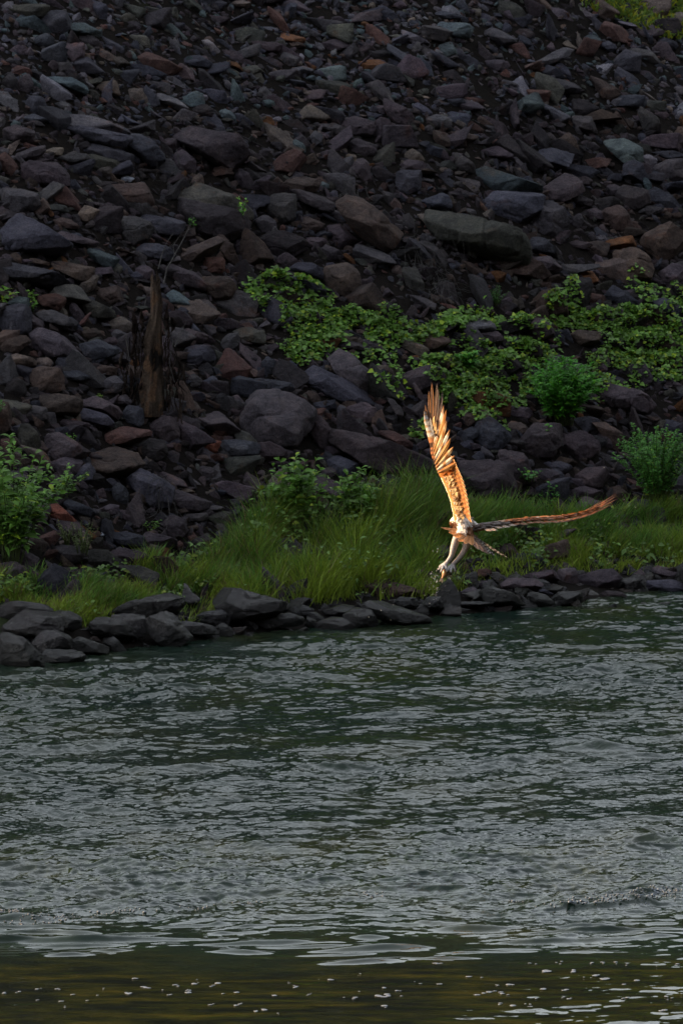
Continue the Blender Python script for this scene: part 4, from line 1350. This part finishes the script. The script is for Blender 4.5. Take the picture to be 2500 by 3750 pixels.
vines("tangle of bleached dead vines over rocks left of the olive slab", (1560, 950, 110, 80, .7), 50, 1)
vines("dry vine strands hanging in the gap below the vine tangle", (1620, 1060, 70, 60, 1.2), 25, 2)
vines("few dry stems lying above the smooth purple wedge boulder", (660, 600, 30, 40, 1.5), 8, 3, .0018)
vines("grey dead stalks caught on the rock above the brown leaning block", (1290, 700, 50, 35, 1.4), 16, 4, .0016)
vines("pale dry stalks in front of the ledge behind the tall grass", (620, 1850, 60, 40, 2.3), 14, 6, .0018)

# ------------------------------------------------------------------ osprey with a fish
BD = 42.0


def BP(u, v, d=0.0):
    return at_depth(u, v, BD + d)


def curve(pts, n):
    pts = np.array(pts, float)
    s = np.concatenate([[0], np.cumsum(np.linalg.norm(np.diff(pts[:, :2], axis=0), axis=1))]); s /= s[-1]
    t = np.linspace(0, 1, n)
    # catmull-rom through the points, by arc length
    out = np.stack([np.interp(t, s, pts[:, k]) for k in range(pts.shape[1])], 1)
    for _ in range(2):
        out[1:-1] = (out[:-2] + 2 * out[1:-1] + out[2:]) / 4
    return out


bo = BP(1700, 1930)
osprey = empty("osprey", bo, "sunlit osprey flying up with wings spread and a fish in its talons", "bird")


def feather(name, P0, P1, width, nrm, parent, colfun, curl=0.0, side=0.0, nseg=22):
    P0 = np.array(P0); P1 = np.array(P1)
    ax = P1 - P0; L_ = np.linalg.norm(ax); ax /= L_
    nrm = np.array(nrm, float); s = np.cross(ax, nrm); s /= np.linalg.norm(s); nn = np.cross(s, ax)
    V = []; C = []
    for i in range(nseg + 1):
        t = i / nseg
        w = width * (min(1, .35 + t * 3.0)) * (1 - max(0, (t - .62) / .38) ** 1.9 * .95)
        c = P0 + ax * L_ * t + nn * curl * L_ * t * t + s * side * L_ * math.sin(math.pi * t)
        for k in range(-3, 4):
            x = k / 3
            off = (x * .5 if x > 0 else x * .5)
            V.append(c + s * w * off - nn * w * .13 * x * x + nn * (.0012 if k == 0 else 0))
            C.append(colfun(t, x))
    Q = [[i * 7 + j, i * 7 + j + 1, (i + 1) * 7 + j + 1, (i + 1) * 7 + j] for i in range(nseg) for j in range(6)]
    V = np.array(V)
    o = build(name, V - bo, np.array(Q), M_FEATHER, parent, col=np.array(C))
    sh, sq = tube(P0 + ax * L_ * np.linspace(0, .93, 8)[:, None] + nn * (curl * L_ * np.linspace(0, .93, 8) ** 2)[:, None] + s * (side * L_ * np.sin(math.pi * np.linspace(0, .93, 8)))[:, None] + nn * .001, np.linspace(.0016, .0005, 8), 4)
    build("quill", sh - bo, sq, M_FEATHER, o, col=np.tile([.30, .22, .14], (len(sh), 1)))
    return o


fr = np.random.default_rng(4)


def bars(dark, light, n, tipdark=.0, edge=None, ph=0.0, duty=.1):
    dark = np.array(dark); light = np.array(light)
    def f(t, x):
        b = .5 + .5 * math.sin(6.283 * (t * n + .12 * x + ph))
        k = 1 / (1 + math.exp(-(b - .5 + duty) * 12))
        c = dark * k + light * (1 - k)
        if t > 1 - tipdark: c = dark * .5 + c * .5 * max(0, (1 - t) / max(tipdark, 1e-3))
        if edge is not None and abs(x) > .9: c = np.array(edge)
        return c
    return f


WHITE = (.74, .66, .52); OCH = (.26, .085, .015); DBR = (.035, .015, .008); ORG = (.55, .17, .025); CRM = (.62, .42, .20)

# ---- raised wing: leading edge left and away from us, trailing edge right and nearer
LE = curve([(1668, 1905, .08), (1665, 1877, .08), (1653, 1822, .08), (1626, 1765, .08), (1608, 1729, .08), (1593, 1698, .08), (1578, 1660, .08), (1577, 1634, .085), (1567, 1601, .08), (1555, 1550, .08), (1556, 1505, .075)], 60)
TE = curve([(1727, 1905, -.07), (1722, 1880, -.075), (1712, 1840, -.08), (1700, 1790, -.085), (1682, 1730, -.085), (1664, 1680, -.08), (1651, 1635, -.075), (1641, 1585, -.06), (1632, 1545, -.05), (1620, 1510, -.03), (1604, 1495, .0)], 60)


def loft(LE, TE, frac, thick, colfun, parent, name, side=1, mat=None):
    """bird-wing skin: an aerofoil section along the span"""
    n = len(LE); m = 24; V = []; C = []; frac0 = frac
    for i in range(n):
        frac = frac0 * (1 - max(0, (i / (n - 1) - .72) / .28) ** 1.5 * .85)
        a = BP(*LE[i]); b = BP(*TE[i]); ch = b - a; L_ = np.linalg.norm(ch)
        sp = BP(*LE[min(i + 1, n - 1)]) - BP(*LE[max(i - 1, 0)]); sp /= np.linalg.norm(sp)
        nn = np.cross(ch / L_, sp) * side; nn /= np.linalg.norm(nn)
        for k in range(m):
            th = 2 * math.pi * k / m
            x = (1 - math.cos(th)) / 2
            y = math.sin(th) * .5 * (1 - x) ** .6
            tk = thick(i / (n - 1))
            V.append(a + ch * frac * x + nn * (y * tk + .010 * math.sin(math.pi * x)))
            C.append(colfun(i / (n - 1), x, y))
    V = np.array(V)
    V = V + (.0018 * vnoise(V * 160, 3))[:, None]
    Q = [[i * m + j, i * m + (j + 1) % m, (i + 1) * m + (j + 1) % m, (i + 1) * m + j] for i in range(n - 1) for j in range(m)]
    return build(name, V - bo, np.array(Q), mat or M_DOWN, parent, col=np.array(C))


def wcol(s, x, y):
    n_ = _hash_tab[int(s * 900) * 37 % 65536]
    if s < .40: c = np.array([.92, .88, .80]) if x < .35 else np.array([.5, .28, .1])
    elif s < .50: c = np.array([.45, .17, .04])
    elif s < .75: c = np.array(DBR) if (x > .06 and n_ < .85) else np.array([.30, .12, .05])
    else: c = np.array([.42, .40, .38]) if int(s * 60) % 3 else np.array([.30, .18, .08])
    return c


wing1 = loft(LE, TE, .42, lambda s: .034 * (1 - s) + .012, wcol, osprey, "wing")
n1 = np.cross(BP(*TE[30]) - BP(*LE[30]), BP(*LE[31]) - BP(*LE[29])); n1 /= np.linalg.norm(n1)
if n1[1] > 0: n1 = -n1
# primaries: (root on the hand) -> (tip)
prim = [((1566, 1590, .075), (1556, 1480, .07), .020), ((1568, 1585, .07), (1566, 1430, .06), .022), ((1572, 1580, .065), (1582, 1399, .05), .028), ((1576, 1585, .055), (1596, 1401, .035), .030),
        ((1581, 1590, .045), (1606, 1422, .02), .028), ((1585, 1600, .035), (1617, 1429, .01), .028), ((1584, 1640, .02), (1626, 1482, -.01), .028), ((1586, 1655, .01), (1631, 1499, -.03), .028),
        ((1588, 1670, .0), (1637, 1538, -.045), .028), ((1590, 1685, -.005), (1645, 1572, -.06), .028), ((1592, 1700, -.01), (1651, 1604, -.07), .028), ((1595, 1712, -.01), (1658, 1636, -.08), .028), ((1598, 1722, -.01), (1665, 1668, -.085), .028), ((1602, 1732, -.01), (1670, 1694, -.087), .026)]
for i, (a, b, w) in enumerate(prim):
    if i < 6: cf = bars((.06, .025, .015), (.13, .055, .03), 5, .55, edge=(.62, .26, .07) if i in (0, 1, 2) else (.34, .30, .27), ph=i * .13)
    else: cf = bars((.50, .19, .035), [(.95, .86, .66), (.62, .30, .08), (.85, .62, .32)][i % 3], 2, .2, edge=ORG if i % 2 else (.30, .10, .02), ph=i * .37, duty=-.2)
    feather("flight_feather", BP(*a), BP(*b), w, n1, wing1, cf, curl=.02 * (-1) ** i, side=.02)
for i in range(15):
    k = i / 14
    tip = curve([(1668, 1690, -.085), (1683, 1722, -.088), (1694, 1745, -.09), (1702, 1762, -.09), (1712, 1805, -.09), (1719, 1842, -.088), (1722, 1875, -.085), (1729, 1912, -.08)], 15)[i]
    vt = tip[1] - 62
    a = LE[int(np.argmin(abs(LE[:, 1] - max(vt, 1640))))] * .68 + TE[int(np.argmin(abs(TE[:, 1] - max(vt, 1640))))] * .32
    cf = bars(OCH, (.50, .22, .05), 5, 0, edge=(.95, .80, .50), ph=.3 + i * .05, duty=.06)
    feather("flight_feather", BP(*a), BP(*tip), .036, n1, wing1, cf, curl=.03, side=.03)
# rows of small under-wing coverts
parts_v = []; parts_q = []; parts_c = []; off = 0
for row, (fc, ln_, w_) in enumerate([(.16, .032, .019), (.30, .036, .020), (.43, .042, .020)]):
    for k in range(34):
        s = k / 33 * 50 + fr.uniform(0, 2); i = int(min(s, 53))
        a = np.array(LE[i]) * (1 - fc) + np.array(TE[i]) * fc
        P = BP(*a) + n1 * (.020 - .004 * row) * (1 - i / 75)
        ch = BP(*TE[i]) - BP(*LE[i]); ch /= np.linalg.norm(ch); sp = BP(*LE[i + 1]) - BP(*LE[i]); sp /= np.linalg.norm(sp)
        out_ = .15 + .75 * max(0, (i - 32) / 26) ** .7
        d = ch * (1 - out_) + sp * out_ + n1 * .03; d += fr.normal(0, .05, 3)
        V, Q = leaves(P[None], d[None], n1[None] + fr.normal(0, .1, (1, 3)), np.array([ln_ * fr.uniform(.8, 1.2)]), np.array([w_]), 'blade', -.02)
        sfr = i / 59
        if sfr < .40: c = np.array((.92, .88, .80) if row < 1 else ((.30, .20, .12) if fr.random() < .45 else (.8, .62, .35))) * fr.uniform(.75, 1.05)
        elif sfr < .50: c = np.array(ORG) * fr.uniform(.5, 1)
        elif sfr < .75: c = np.array(DBR) * fr.uniform(.4, 1.8)
        else: c = np.array([.42, .41, .40]) * fr.uniform(.7, 1.2) if row < 2 else np.array(CRM)
        cv = np.repeat(c[None], 15, 0); cv[9:] *= .75 if sfr < .8 else 1.3
        parts_v.append(V); parts_q.append(Q + off); parts_c.append(cv); off += 15
build("wing_coverts", np.concatenate(parts_v) - bo, np.concatenate(parts_q), M_FEATHER, wing1, col=np.clip(np.concatenate(parts_c), 0, .9))

# ---- outstretched wing, seen almost edge on
LE2 = curve([(1722, 1934, .07), (1760, 1921, .09), (1800, 1918, .10), (1880, 1908, .11), (1946, 1900, .11), (2025, 1896, .11), (2111, 1886, .10), (2160, 1873, .09), (2195, 1858, .08)], 60)
TE2 = curve([(1738, 1952, -.05), (1770, 1946, -.07), (1812, 1938, -.08), (1880, 1924, -.08), (1946, 1920, -.08), (2012, 1922, -.08), (2095, 1911, -.07), (2160, 1893, -.05), (2200, 1874, -.03)], 60)


def wcol2(s, x, y):
    q = _hash_tab[(int(s * 260) * 131 + int(x * 9) * 977) % 65536]
    if s < .26: c = np.array([.16, .14, .135])  # inner part greyed to paint the shade of body and raised wing
    else: c = np.array([.22, .085, .035]) if x > .25 else np.array([.50, .20, .07])  # brown, with a brighter leading strip painting the sunlit edge
    if x > .45 and q < .35: c = np.array([.05, .03, .02])
    if .5 < s < .62 and q < .3: c = np.array([.28, .30, .28])
    if s > .68 and x > .5 and q < .6: c = np.array([.06, .04, .03])
    return c


TE2 = TE2 - np.array([0, 9, 0]) * np.clip(np.linspace(-.3, 2, 60), 0, 1)[:, None]
wing2 = loft(LE2, TE2, .55, lambda s: .018 * (1 - s) + .007, wcol2, osprey, "wing", side=1)
n2_ = np.cross(BP(*TE2[30]) - BP(*LE2[30]), BP(*LE2[31]) - BP(*LE2[29])); n2_ /= np.linalg.norm(n2_)
if n2_[2] < 0: n2_ = -n2_
prim2 = [((2105, 1895, .05), (2258, 1815, .08), .022), ((2110, 1896, .03), (2262, 1822, .05), .024), ((2105, 1898, .02), (2262, 1834, .02), .024), ((2100, 1899, .0), (2246, 1852, .0), .024),
         ((2090, 1896, .05), (2215, 1835, .10), .016), ((2080, 1901, -.01), (2218, 1868, -.03), .026), ((2060, 1904, -.02), (2185, 1884, -.06), .028), ((2040, 1906, -.02), (2150, 1896, -.08), .028), ((2015, 1908, -.03), (2110, 1910, -.10), .030)]
for i, (a, b, w) in enumerate(prim2):
    feather("flight_feather", BP(*a), BP(*b), w, n2_, wing2, bars((.07, .025, .015), (.28, .09, .03), 4, .3, ph=i * .2), curl=.05, side=0)
for i in range(14):
    k = i / 13; j = int(6 + 36 * k)
    a = LE2[j] * .5 + TE2[j] * .5; b = TE2[j] + [14 + 10 * k, -1 + 2 * math.sin(i * 2.3), -.035]
    base_c = (.22, .17, .15) if k < .35 else (.14, .06, .03)  # greyer near the root, continuing the painted shade
    feather("flight_feather", BP(*a), BP(*b), .036, n2_, wing2, bars(base_c, (.5, .40, .32) if k < .35 else (.30, .13, .06), 4, .1, ph=i * .3), curl=-.03)
parts_v = []; parts_q = []; parts_c = []; off = 0
for row, fc in enumerate((.12, .3, .48, .62)):
    for k in range(40):
        i = int(min(k / 39 * 56 + fr.uniform(0, 1.5), 57))
        a = np.array(LE2[i]) * (1 - fc) + np.array(TE2[i]) * fc
        P = BP(*a) + n2_ * (.011 - .002 * row)
        ch = BP(*TE2[i]) - BP(*LE2[i]); ch /= np.linalg.norm(ch); sp = BP(*LE2[i + 1]) - BP(*LE2[i]); sp /= np.linalg.norm(sp)
        d = ch * .7 + sp * .6 + n2_ * .06 + fr.normal(0, .06, 3)
        V, Q = leaves(P[None], d[None], n2_[None] + fr.normal(0, .15, (1, 3)), np.array([.038 * fr.uniform(.7, 1.3)]), np.array([.020]), 'blade', 0)
        s = i / 59
        c = np.array([.20, .17, .16] if s < .28 else ([.45, .17, .05] if row == 0 else [.10, .045, .025])) * fr.uniform(.6, 1.3)  # grey root is painted shade, bright first row painted sunlight
        if fr.random() < (.30 if row > 1 else .1): c = np.array([.05, .035, .03])
        cv = np.repeat(c[None], 15, 0); cv[9:] *= 1.3
        parts_v.append(V); parts_q.append(Q + off); parts_c.append(cv); off += 15
build("wing_coverts", np.concatenate(parts_v) - bo, np.concatenate(parts_q), M_FEATHER, wing2, col=np.clip(np.concatenate(parts_c), 0, .9))

# ---- tail fan
TB = (1716, 1950, .0)
tail = [((1612, 1932, .03), .016), ((1640, 1950, -.02), .026), ((1656, 1964, -.07), .034), ((1676, 1983, -.10), .036), ((1700, 1992, -.12), .036), ((1727, 1998, -.12), .036),
        ((1748, 2013, -.11), .034), ((1768, 2022, -.09), .032), ((1788, 2031, -.06), .030), ((1810, 2036, -.02), .026), ((1856, 2043, .04), .014)]
tp = build("tail", *(lambda vq: (vq[0] - bo, vq[1]))(tube([BP(1702, 1938, .03), BP(1712, 1948, .0), BP(1722, 1958, -.03)], [.026, .022, .0005], 14)), M_DOWN, osprey, col=None)
if not tp.data.color_attributes:
    ca = tp.data.color_attributes.new("Col", 'FLOAT_COLOR', 'POINT')
    ca.data.foreach_set("color", np.tile([.30, .16, .09, 1], len(tp.data.vertices)).astype(np.float32))
for i, (b, w) in enumerate(tail):
    root_ = (1712 + i * 2.2, 1946 + i * 1.5, .005)
    if i < 6: cf = bars((.50, .20, .07), (.72, .38, .17), 7, 0, edge=(.85, .50, .28), ph=i * .15)
    elif i < 9: cf = bars((.20, .13, .11), (.34, .25, .22), 7, 0, edge=(.5, .36, .32), ph=i * .2)  # greyed to paint shade; the orange feathers before these paint sunlight
    else: cf = bars((.035, .028, .028), (.75, .72, .70), 9, 0, ph=.2, duty=.2)
    nt_ = np.array([.15, -.75, .62]) if i < 6 else np.array([.5, -.75, .5])
    feather("tail_feather", BP(*root_), BP(*b), w, nt_, tp, cf, curl=.02, side=-.02 if i < 5 else .02)


# ---- body, neck, head, thighs, legs and toes as one skin
def skin_body(name, nodes, edges, parent, mat, sub=2):
    me = bpy.data.meshes.new(name)
    me.from_pydata([list(BP(*n[0]) - bo) for n in nodes], edges, [])
    o = bpy.data.objects.new(name, me); COL.objects.link(o)
    md = o.modifiers.new("skin", 'SKIN'); md.use_smooth_shade = True
    for i, n_ in enumerate(nodes):
        sv = me.skin_vertices[0].data[i]
        sv.radius = (n_[1], n_[2] if len(n_) > 2 else n_[1]); sv.use_root = (i == 0)
    ss = o.modifiers.new("sub", 'SUBSURF'); ss.levels = sub; ss.render_levels = sub
    bpy.context.view_layer.update()
    d_ = bpy.context.evaluated_depsgraph_get()
    ev = o.evaluated_get(d_); m2 = bpy.data.meshes.new_from_object(ev)
    bpy.data.objects.remove(o)
    o = bpy.data.objects.new(name, m2); COL.objects.link(o); o.parent = parent
    m2.materials.clear(); m2.materials.append(mat)
    return o


B = [((1716, 1946, .0), .034), ((1706, 1932, .02), .046), ((1695, 1915, .05), .050), ((1687, 1902, .09), .042), ((1676, 1901, .13), .030), ((1665, 1908, .16), .027), ((1657, 1918, .17), .024), ((1655, 1930, .17), .013),
     ((1698, 1886, .06), .030), ((1688, 1850, .05), .020), ((1655, 1780, .06), .013), ((1600, 1690, .06), .009),            # 8-11 raised wing arm
     ((1722, 1922, .06), .032), ((1748, 1934, .05), .020), ((1800, 1930, .06), .014), ((1900, 1914, .06), .009),              # 12-15 other arm
     ((1692, 1950, .0), 0.0400), ((1672, 1968, .0), 0.0238), ((1660, 2005, .0), 0.0194), ((1652, 2038, .0), 0.0137), ((1634, 2062, .0), 0.0112), ((1628, 2070, .0), 0.0119),  # 16-21 left leg
     ((1716, 1962, .01), 0.0375), ((1712, 1985, .01), 0.0225), ((1698, 2020, .01), 0.0163), ((1678, 2046, .01), 0.0125), ((1660, 2064, .01), 0.0112), ((1654, 2072, .01), 0.0119),  # 22-27 right leg
     ((1613, 2078, -.015), .007), ((1603, 2087, -.01), .005), ((1618, 2084, -.03), .007), ((1613, 2096, -.03), .005), ((1634, 2082, -.03), .007), ((1637, 2094, -.025), .005), ((1616, 2068, .02), .007), ((1606, 2078, .025), .005),
     ((1662, 2080, -.015), .007), ((1667, 2094, -.01), .005), ((1651, 2084, -.03), .007), ((1650, 2098, -.03), .005), ((1642, 2078, -.02), .007), ((1640, 2090, -.03), .005), ((1664, 2072, .02), .007), ((1668, 2084, .03), .005)]
E_ = [(0, 1), (1, 2), (2, 3), (3, 4), (4, 5), (5, 6), (6, 7), (3, 8), (8, 9), (9, 10), (10, 11), (2, 12), (12, 13), (13, 14), (14, 15), (1, 16), (16, 17), (17, 18), (18, 19), (19, 20), (20, 21),
      (0, 22), (22, 23), (23, 24), (24, 25), (25, 26), (26, 27)]
for k in range(4): E_ += [(21, 28 + 2 * k), (28 + 2 * k, 29 + 2 * k), (27, 36 + 2 * k), (36 + 2 * k, 37 + 2 * k)]
body = skin_body("body", B, E_, osprey, M_DOWN)
nv = len(body.data.vertices); co = np.zeros(nv * 3, np.float32); body.data.vertices.foreach_get("co", co); co = co.reshape(-1, 3) + bo
dd = (co - C0) @ F
bu = 1250 + ((co - C0) @ R) / dd * FPX; bv = 1875 - ((co - C0) @ U) / dd * FPX
cb = np.tile([.80, .76, .72], (nv, 1))
leg = bv > 1962
cb[leg] = [.50, .46, .44]
head = (bu < 1671) & (bv > 1888) & (bv < 1950)
cb[head & (bv > 1909)] = [.13, .05, .02]
cb[head & (bv <= 1907)] = [.80, .76, .72]
lowb = (bu > 1708) & (bv > 1925) & (bv < 1962)
cb[lowb] = [.30, .15, .08]
foot = bv > 2064
cb[foot] = [.42, .42, .43]
cb = cb * (1 + .12 * fbm(co * 60, 71, 3))[:, None]
ca = body.data.color_attributes.new("Col", 'FLOAT_COLOR', 'POINT')
ca.data.foreach_set("color", np.concatenate([cb, np.ones((nv, 1))], 1).astype(np.float32).ravel())
# loose breast, nape and flank plumage so the outline is feathery
parts_v = []; parts_q = []; parts_c = []; off = 0
body.data.update()
vn = np.zeros(nv * 3, np.float32); body.data.vertex_normals.foreach_get("vector", vn); vn = vn.reshape(-1, 3)
cand = np.where((bv < 1962) & (bu < 1745) & (bv > 1880))[0]
pick = fr.choice(cand, min(520, len(cand)), replace=False)
P = co[pick]; nrm = vn[pick]
tailward = unit(BP(1716, 1952, 0) - BP(1680, 1900, .12))
V, Q = leaves(P - nrm * .002, tailward + nrm * .12 + fr.normal(0, .12, P.shape), nrm, np.full(len(P), .020) * fr.uniform(.7, 1.3, len(P)), np.full(len(P), .012), 'blade', 0)
build("body_feathers", V - bo, Q, M_FEATHER, osprey, col=rep(np.clip(cb[pick] * fr.uniform(.8, 1.05, (len(pick), 1)), 0, .85), 15))
# beak and eye on the far, left side of the head
v, q = tube([BP(1656, 1925, .175), BP(1650, 1932, .19), BP(1649, 1939, .19)], [.009, .006, .0012], 10)
build("beak", v - bo, q, M_CLAW, osprey)
V = ICO[2][0] * .0045 + BP(1650.5, 1917, .165)
build("eye", V - bo, ICO[2][1], M_CLAW, osprey)
for a, b, c in [((1603, 2087, -.01), (1598, 2091, -.012), (1597, 2096, -.008)), ((1613, 2096, -.03), (1611, 2102, -.03), (1614, 2106, -.02)), ((1637, 2094, -.025), (1637, 2100, -.02), (1634, 2104, -.01)), ((1606, 2078, .025), (1602, 2083, .02), (1603, 2089, .015)),
                ((1667, 2094, -.01), (1667, 2101, -.01), (1662, 2106, -.01)), ((1650, 2098, -.03), (1650, 2104, -.025), (1655, 2108, -.02)), ((1640, 2090, -.03), (1641, 2096, -.03), (1645, 2100, -.02)), ((1668, 2084, .03), (1670, 2091, .03), (1668, 2096, .02))]:
    v, q = tube([BP(*a), BP(*b), BP(*c)], [.004, .003, .0006], 8)
    build("talon", v - bo, q, M_CLAW, osprey)

# ---- the fish
fo = BP(1634, 2090)
fish = empty("fish", fo, "small brown fish hanging head up in the bird's talons", "fish")
prof = [(1646, 2074, .004), (1643, 2080, .013), (1638, 2088, .021), (1632, 2096, .022), (1627, 2104, .016), (1622, 2112, .009), (1619, 2118, .006)]
v, q = tube([BP(a, b, .0) for a, b, _ in prof], [r_ for *_, r_ in prof], 14)
cfish = np.array([.34, .18, .08]) * (1 + .5 * fbm(v * 70, 81, 3))[:, None]
build("body", v - fo, q, M_FISH, fish, col=cfish)
for tipu, tipv in [(1608, 2130), (1618, 2130)]:
    V, Q = leaves(BP(1620, 2115)[None], (BP(tipu, tipv) - BP(1620, 2115))[None], np.array([[0, -1., .2]]), np.array([.030]), np.array([.012]), 'blade', 0)
    build("tail_fin", V - fo, Q, M_FEATHER, fish, col=np.tile([.45, .36, .28], (15, 1)))
V, Q = leaves(BP(1642, 2096)[None], (BP(1650, 2110) - BP(1642, 2096))[None], np.array([[0, -1., .2]]), np.array([.03]), np.array([.02]), 'blade', 0)
build("fin", V - fo, Q, M_FEATHER, fish, col=np.tile([.10, .06, .04], (15, 1)))

# ------------------------------------------------------------------ falling water drops and foam
def water_drop_material():
    m, nt, out = mat_new("water_drop")
    p = nd(nt, 'ShaderNodeBsdfPrincipled'); p.inputs['Base Color'].default_value = (.85, .9, .92, 1)
    p.inputs['Roughness'].default_value = .05; p.inputs['IOR'].default_value = 1.33; p.inputs['Transmission Weight'].default_value = .6
    nt.links.new(p.outputs[0], out.inputs[0]); return m


dr = np.random.default_rng(15)
drops = []
for k in range(46): drops.append((1603 - abs(dr.normal(0, 14)) + dr.normal(0, 3), 2090 + abs(dr.normal(0, 1)) * 55, dr.uniform(.0008, .0022)))
for k in range(16): drops.append((1645 + dr.normal(0, 5), 2100 + abs(dr.normal(0, 10)), dr.uniform(.0008, .002)))
for k in range(30): drops.append((1580 + dr.normal(0, 45), 2150 + dr.normal(0, 30), dr.uniform(.0006, .0014)))
for u, v in [(1584, 2018), (1602, 2011), (1600, 2020), (1623, 2038), (1570, 2058), (1724, 2008), (1766, 2052), (1855, 1963), (1692, 1993), (2277, 1812), (2283, 1830), (2258, 1890), (2134, 1914), (2060, 1925), (2325, 1858), (2212, 1904), (2475, 1826), (2210, 1712), (1440, 2215), (1400, 2170), (1395, 2235), (1350, 2260), (1430, 2270), (1340, 2170)]:
    drops.append((u, v, dr.uniform(.0014, .0024)))
VV = []; FF = []; off = 0
for u, v, r_ in drops:
    VV.append(ICO[1][0] * [r_, r_, r_ * dr.uniform(1, 1.5)] + BP(u, v, dr.uniform(-.1, .15))); FF.append(ICO[1][1] + off); off += len(ICO[1][0])
tag(build("water_drops", np.concatenate(VV), np.concatenate(FF), water_drop_material()), "spray of water drops falling below the osprey and the fish", "water drops", kind="stuff")


def wpos(u, v):
    y = CAM_H / np.tan(PITCH + np.arctan((np.asarray(v, float) - 1875) / FPX))
    return (np.asarray(u, float) - 1250) / FPX * np.hypot(y, CAM_H), y


fk = [(20, 3640), (60, 3638), (155, 3622), (210, 3625), (275, 3647), (350, 3645), (380, 3624), (465, 3640), (495, 3584), (535, 3615), (540, 3620), (470, 3641), (215, 3670), (322, 3667), (240, 3690), (145, 3665), (470, 3641), (615, 3645), (600, 3627), (640, 3612), (660, 3613), (690, 3630), (680, 3636), (720, 3590), (710, 3605), (725, 3603),
      (780, 3612), (800, 3605), (690, 3632), (820, 3636), (870, 3638), (1010, 3647), (1065, 3600), (1080, 3618), (1090, 3616), (1130, 3645), (1170, 3585), (1215, 3588), (780, 3681), (865, 3683), (880, 3678), (940, 3705), (980, 3700), (1020, 3715), (1260, 3655), (1300, 3660), (1310, 3636), (1315, 3573),
      (1395, 3620), (1420, 3648), (1455, 3650), (1460, 3629), (1400, 3690), (1390, 3650), (1520, 3603), (1610, 3607), (1590, 3531), (1610, 3530), (1715, 3583), (1760, 3584), (1745, 3646), (1770, 3640), (1800, 3635), (1830, 3636), (1850, 3642), (1815, 3611), (1855, 3607), (1880, 3609), (1830, 3678), (1890, 3681), (1920, 3680), (1955, 3658), (1945, 3532), (1960, 3534),
      (2040, 3530), (2070, 3528), (1985, 3623), (2055, 3630), (2078, 3665), (2060, 3655), (2140, 3583), (2160, 3580), (2180, 3572), (2210, 3585), (2200, 3530), (2230, 3528), (2260, 3535), (2290, 3540), (2165, 3532), (2280, 3607), (2335, 3590), (2275, 3658), (2440, 3656), (2450, 3655), (2420, 3702), (2480, 3538), (2495, 3645), (1930, 3685), (2000, 3560), (2100, 3560), (2400, 3545)]
VV = []; FF = []; off = 0
for u, v in fk:
    n_sub = dr.integers(1, 4)
    L0 = dr.uniform(5, 15)
    for k in range(n_sub):
        x, y = wpos(u + dr.normal(0, L0 * .7), v + dr.normal(0, 2.5)); s = dr.uniform(.3, 1.0) * L0
        a = ICO[2][0].copy(); a = a * (1 + .25 * vnoise(a * 2 + k + u, 1)[:, None])
        VV.append(a * [s * SC * 37, s * SC * 37 * dr.uniform(.7, 1.4), .0015] + [float(x), float(y), .004]); FF.append(ICO[2][1] + off); off += len(a)
tag(build("foam_flecks", np.concatenate(VV), np.concatenate(FF), M_FOAM), "small white foam flecks drifting on the smooth dark water", "foam", kind="stuff")
VV = []; FF = []; off = 0
wd_ = water.data
wv = np.zeros(len(wd_.vertices) * 3, np.float32); wd_.vertices.foreach_get("co", wv); wv = wv.reshape(-1, 3)


def wz(x, y):
    j = np.searchsorted(wy, y); i = np.searchsorted(wx, x)
    return Zw[min(j, len(wy) - 1), min(i, len(wx) - 1)]


for (cu, cv, ru, rv, n) in [(2380, 3285, 150, 16, 420), (2150, 3325, 130, 10, 260), (2300, 3310, 160, 10, 200), (150, 3370, 160, 18, 300), (1880, 3305, 40, 6, 50), (30, 3340, 60, 16, 130), (420, 3345, 120, 10, 90), (880, 3312, 140, 8, 80), (1370, 3280, 50, 10, 60), (700, 3330, 200, 12, 60), (2450, 3270, 90, 10, 160)]:
    for k in range(n // 3):
        u = cu + dr.normal(0, .5) * ru; v = cv + dr.normal(0, .5) * rv + (u - cu) * -.04
        x, y = wpos(u, v); r_ = dr.uniform(.001, .004) * (1.5 if dr.random() < .1 else 1)
        VV.append(ICO[1][0] * [r_ * dr.uniform(1, 2.5), r_ * 1.4, r_] + [float(x), float(y), wz(float(x), float(y)) + r_ * .3]); FF.append(ICO[1][1] + off); off += len(ICO[1][0])
tag(build("foam", np.concatenate(VV), np.concatenate(FF), M_FOAM), "white bubbling foam where the current breaks near the calm water", "foam", kind="stuff")
print("objects", len(bpy.data.objects))
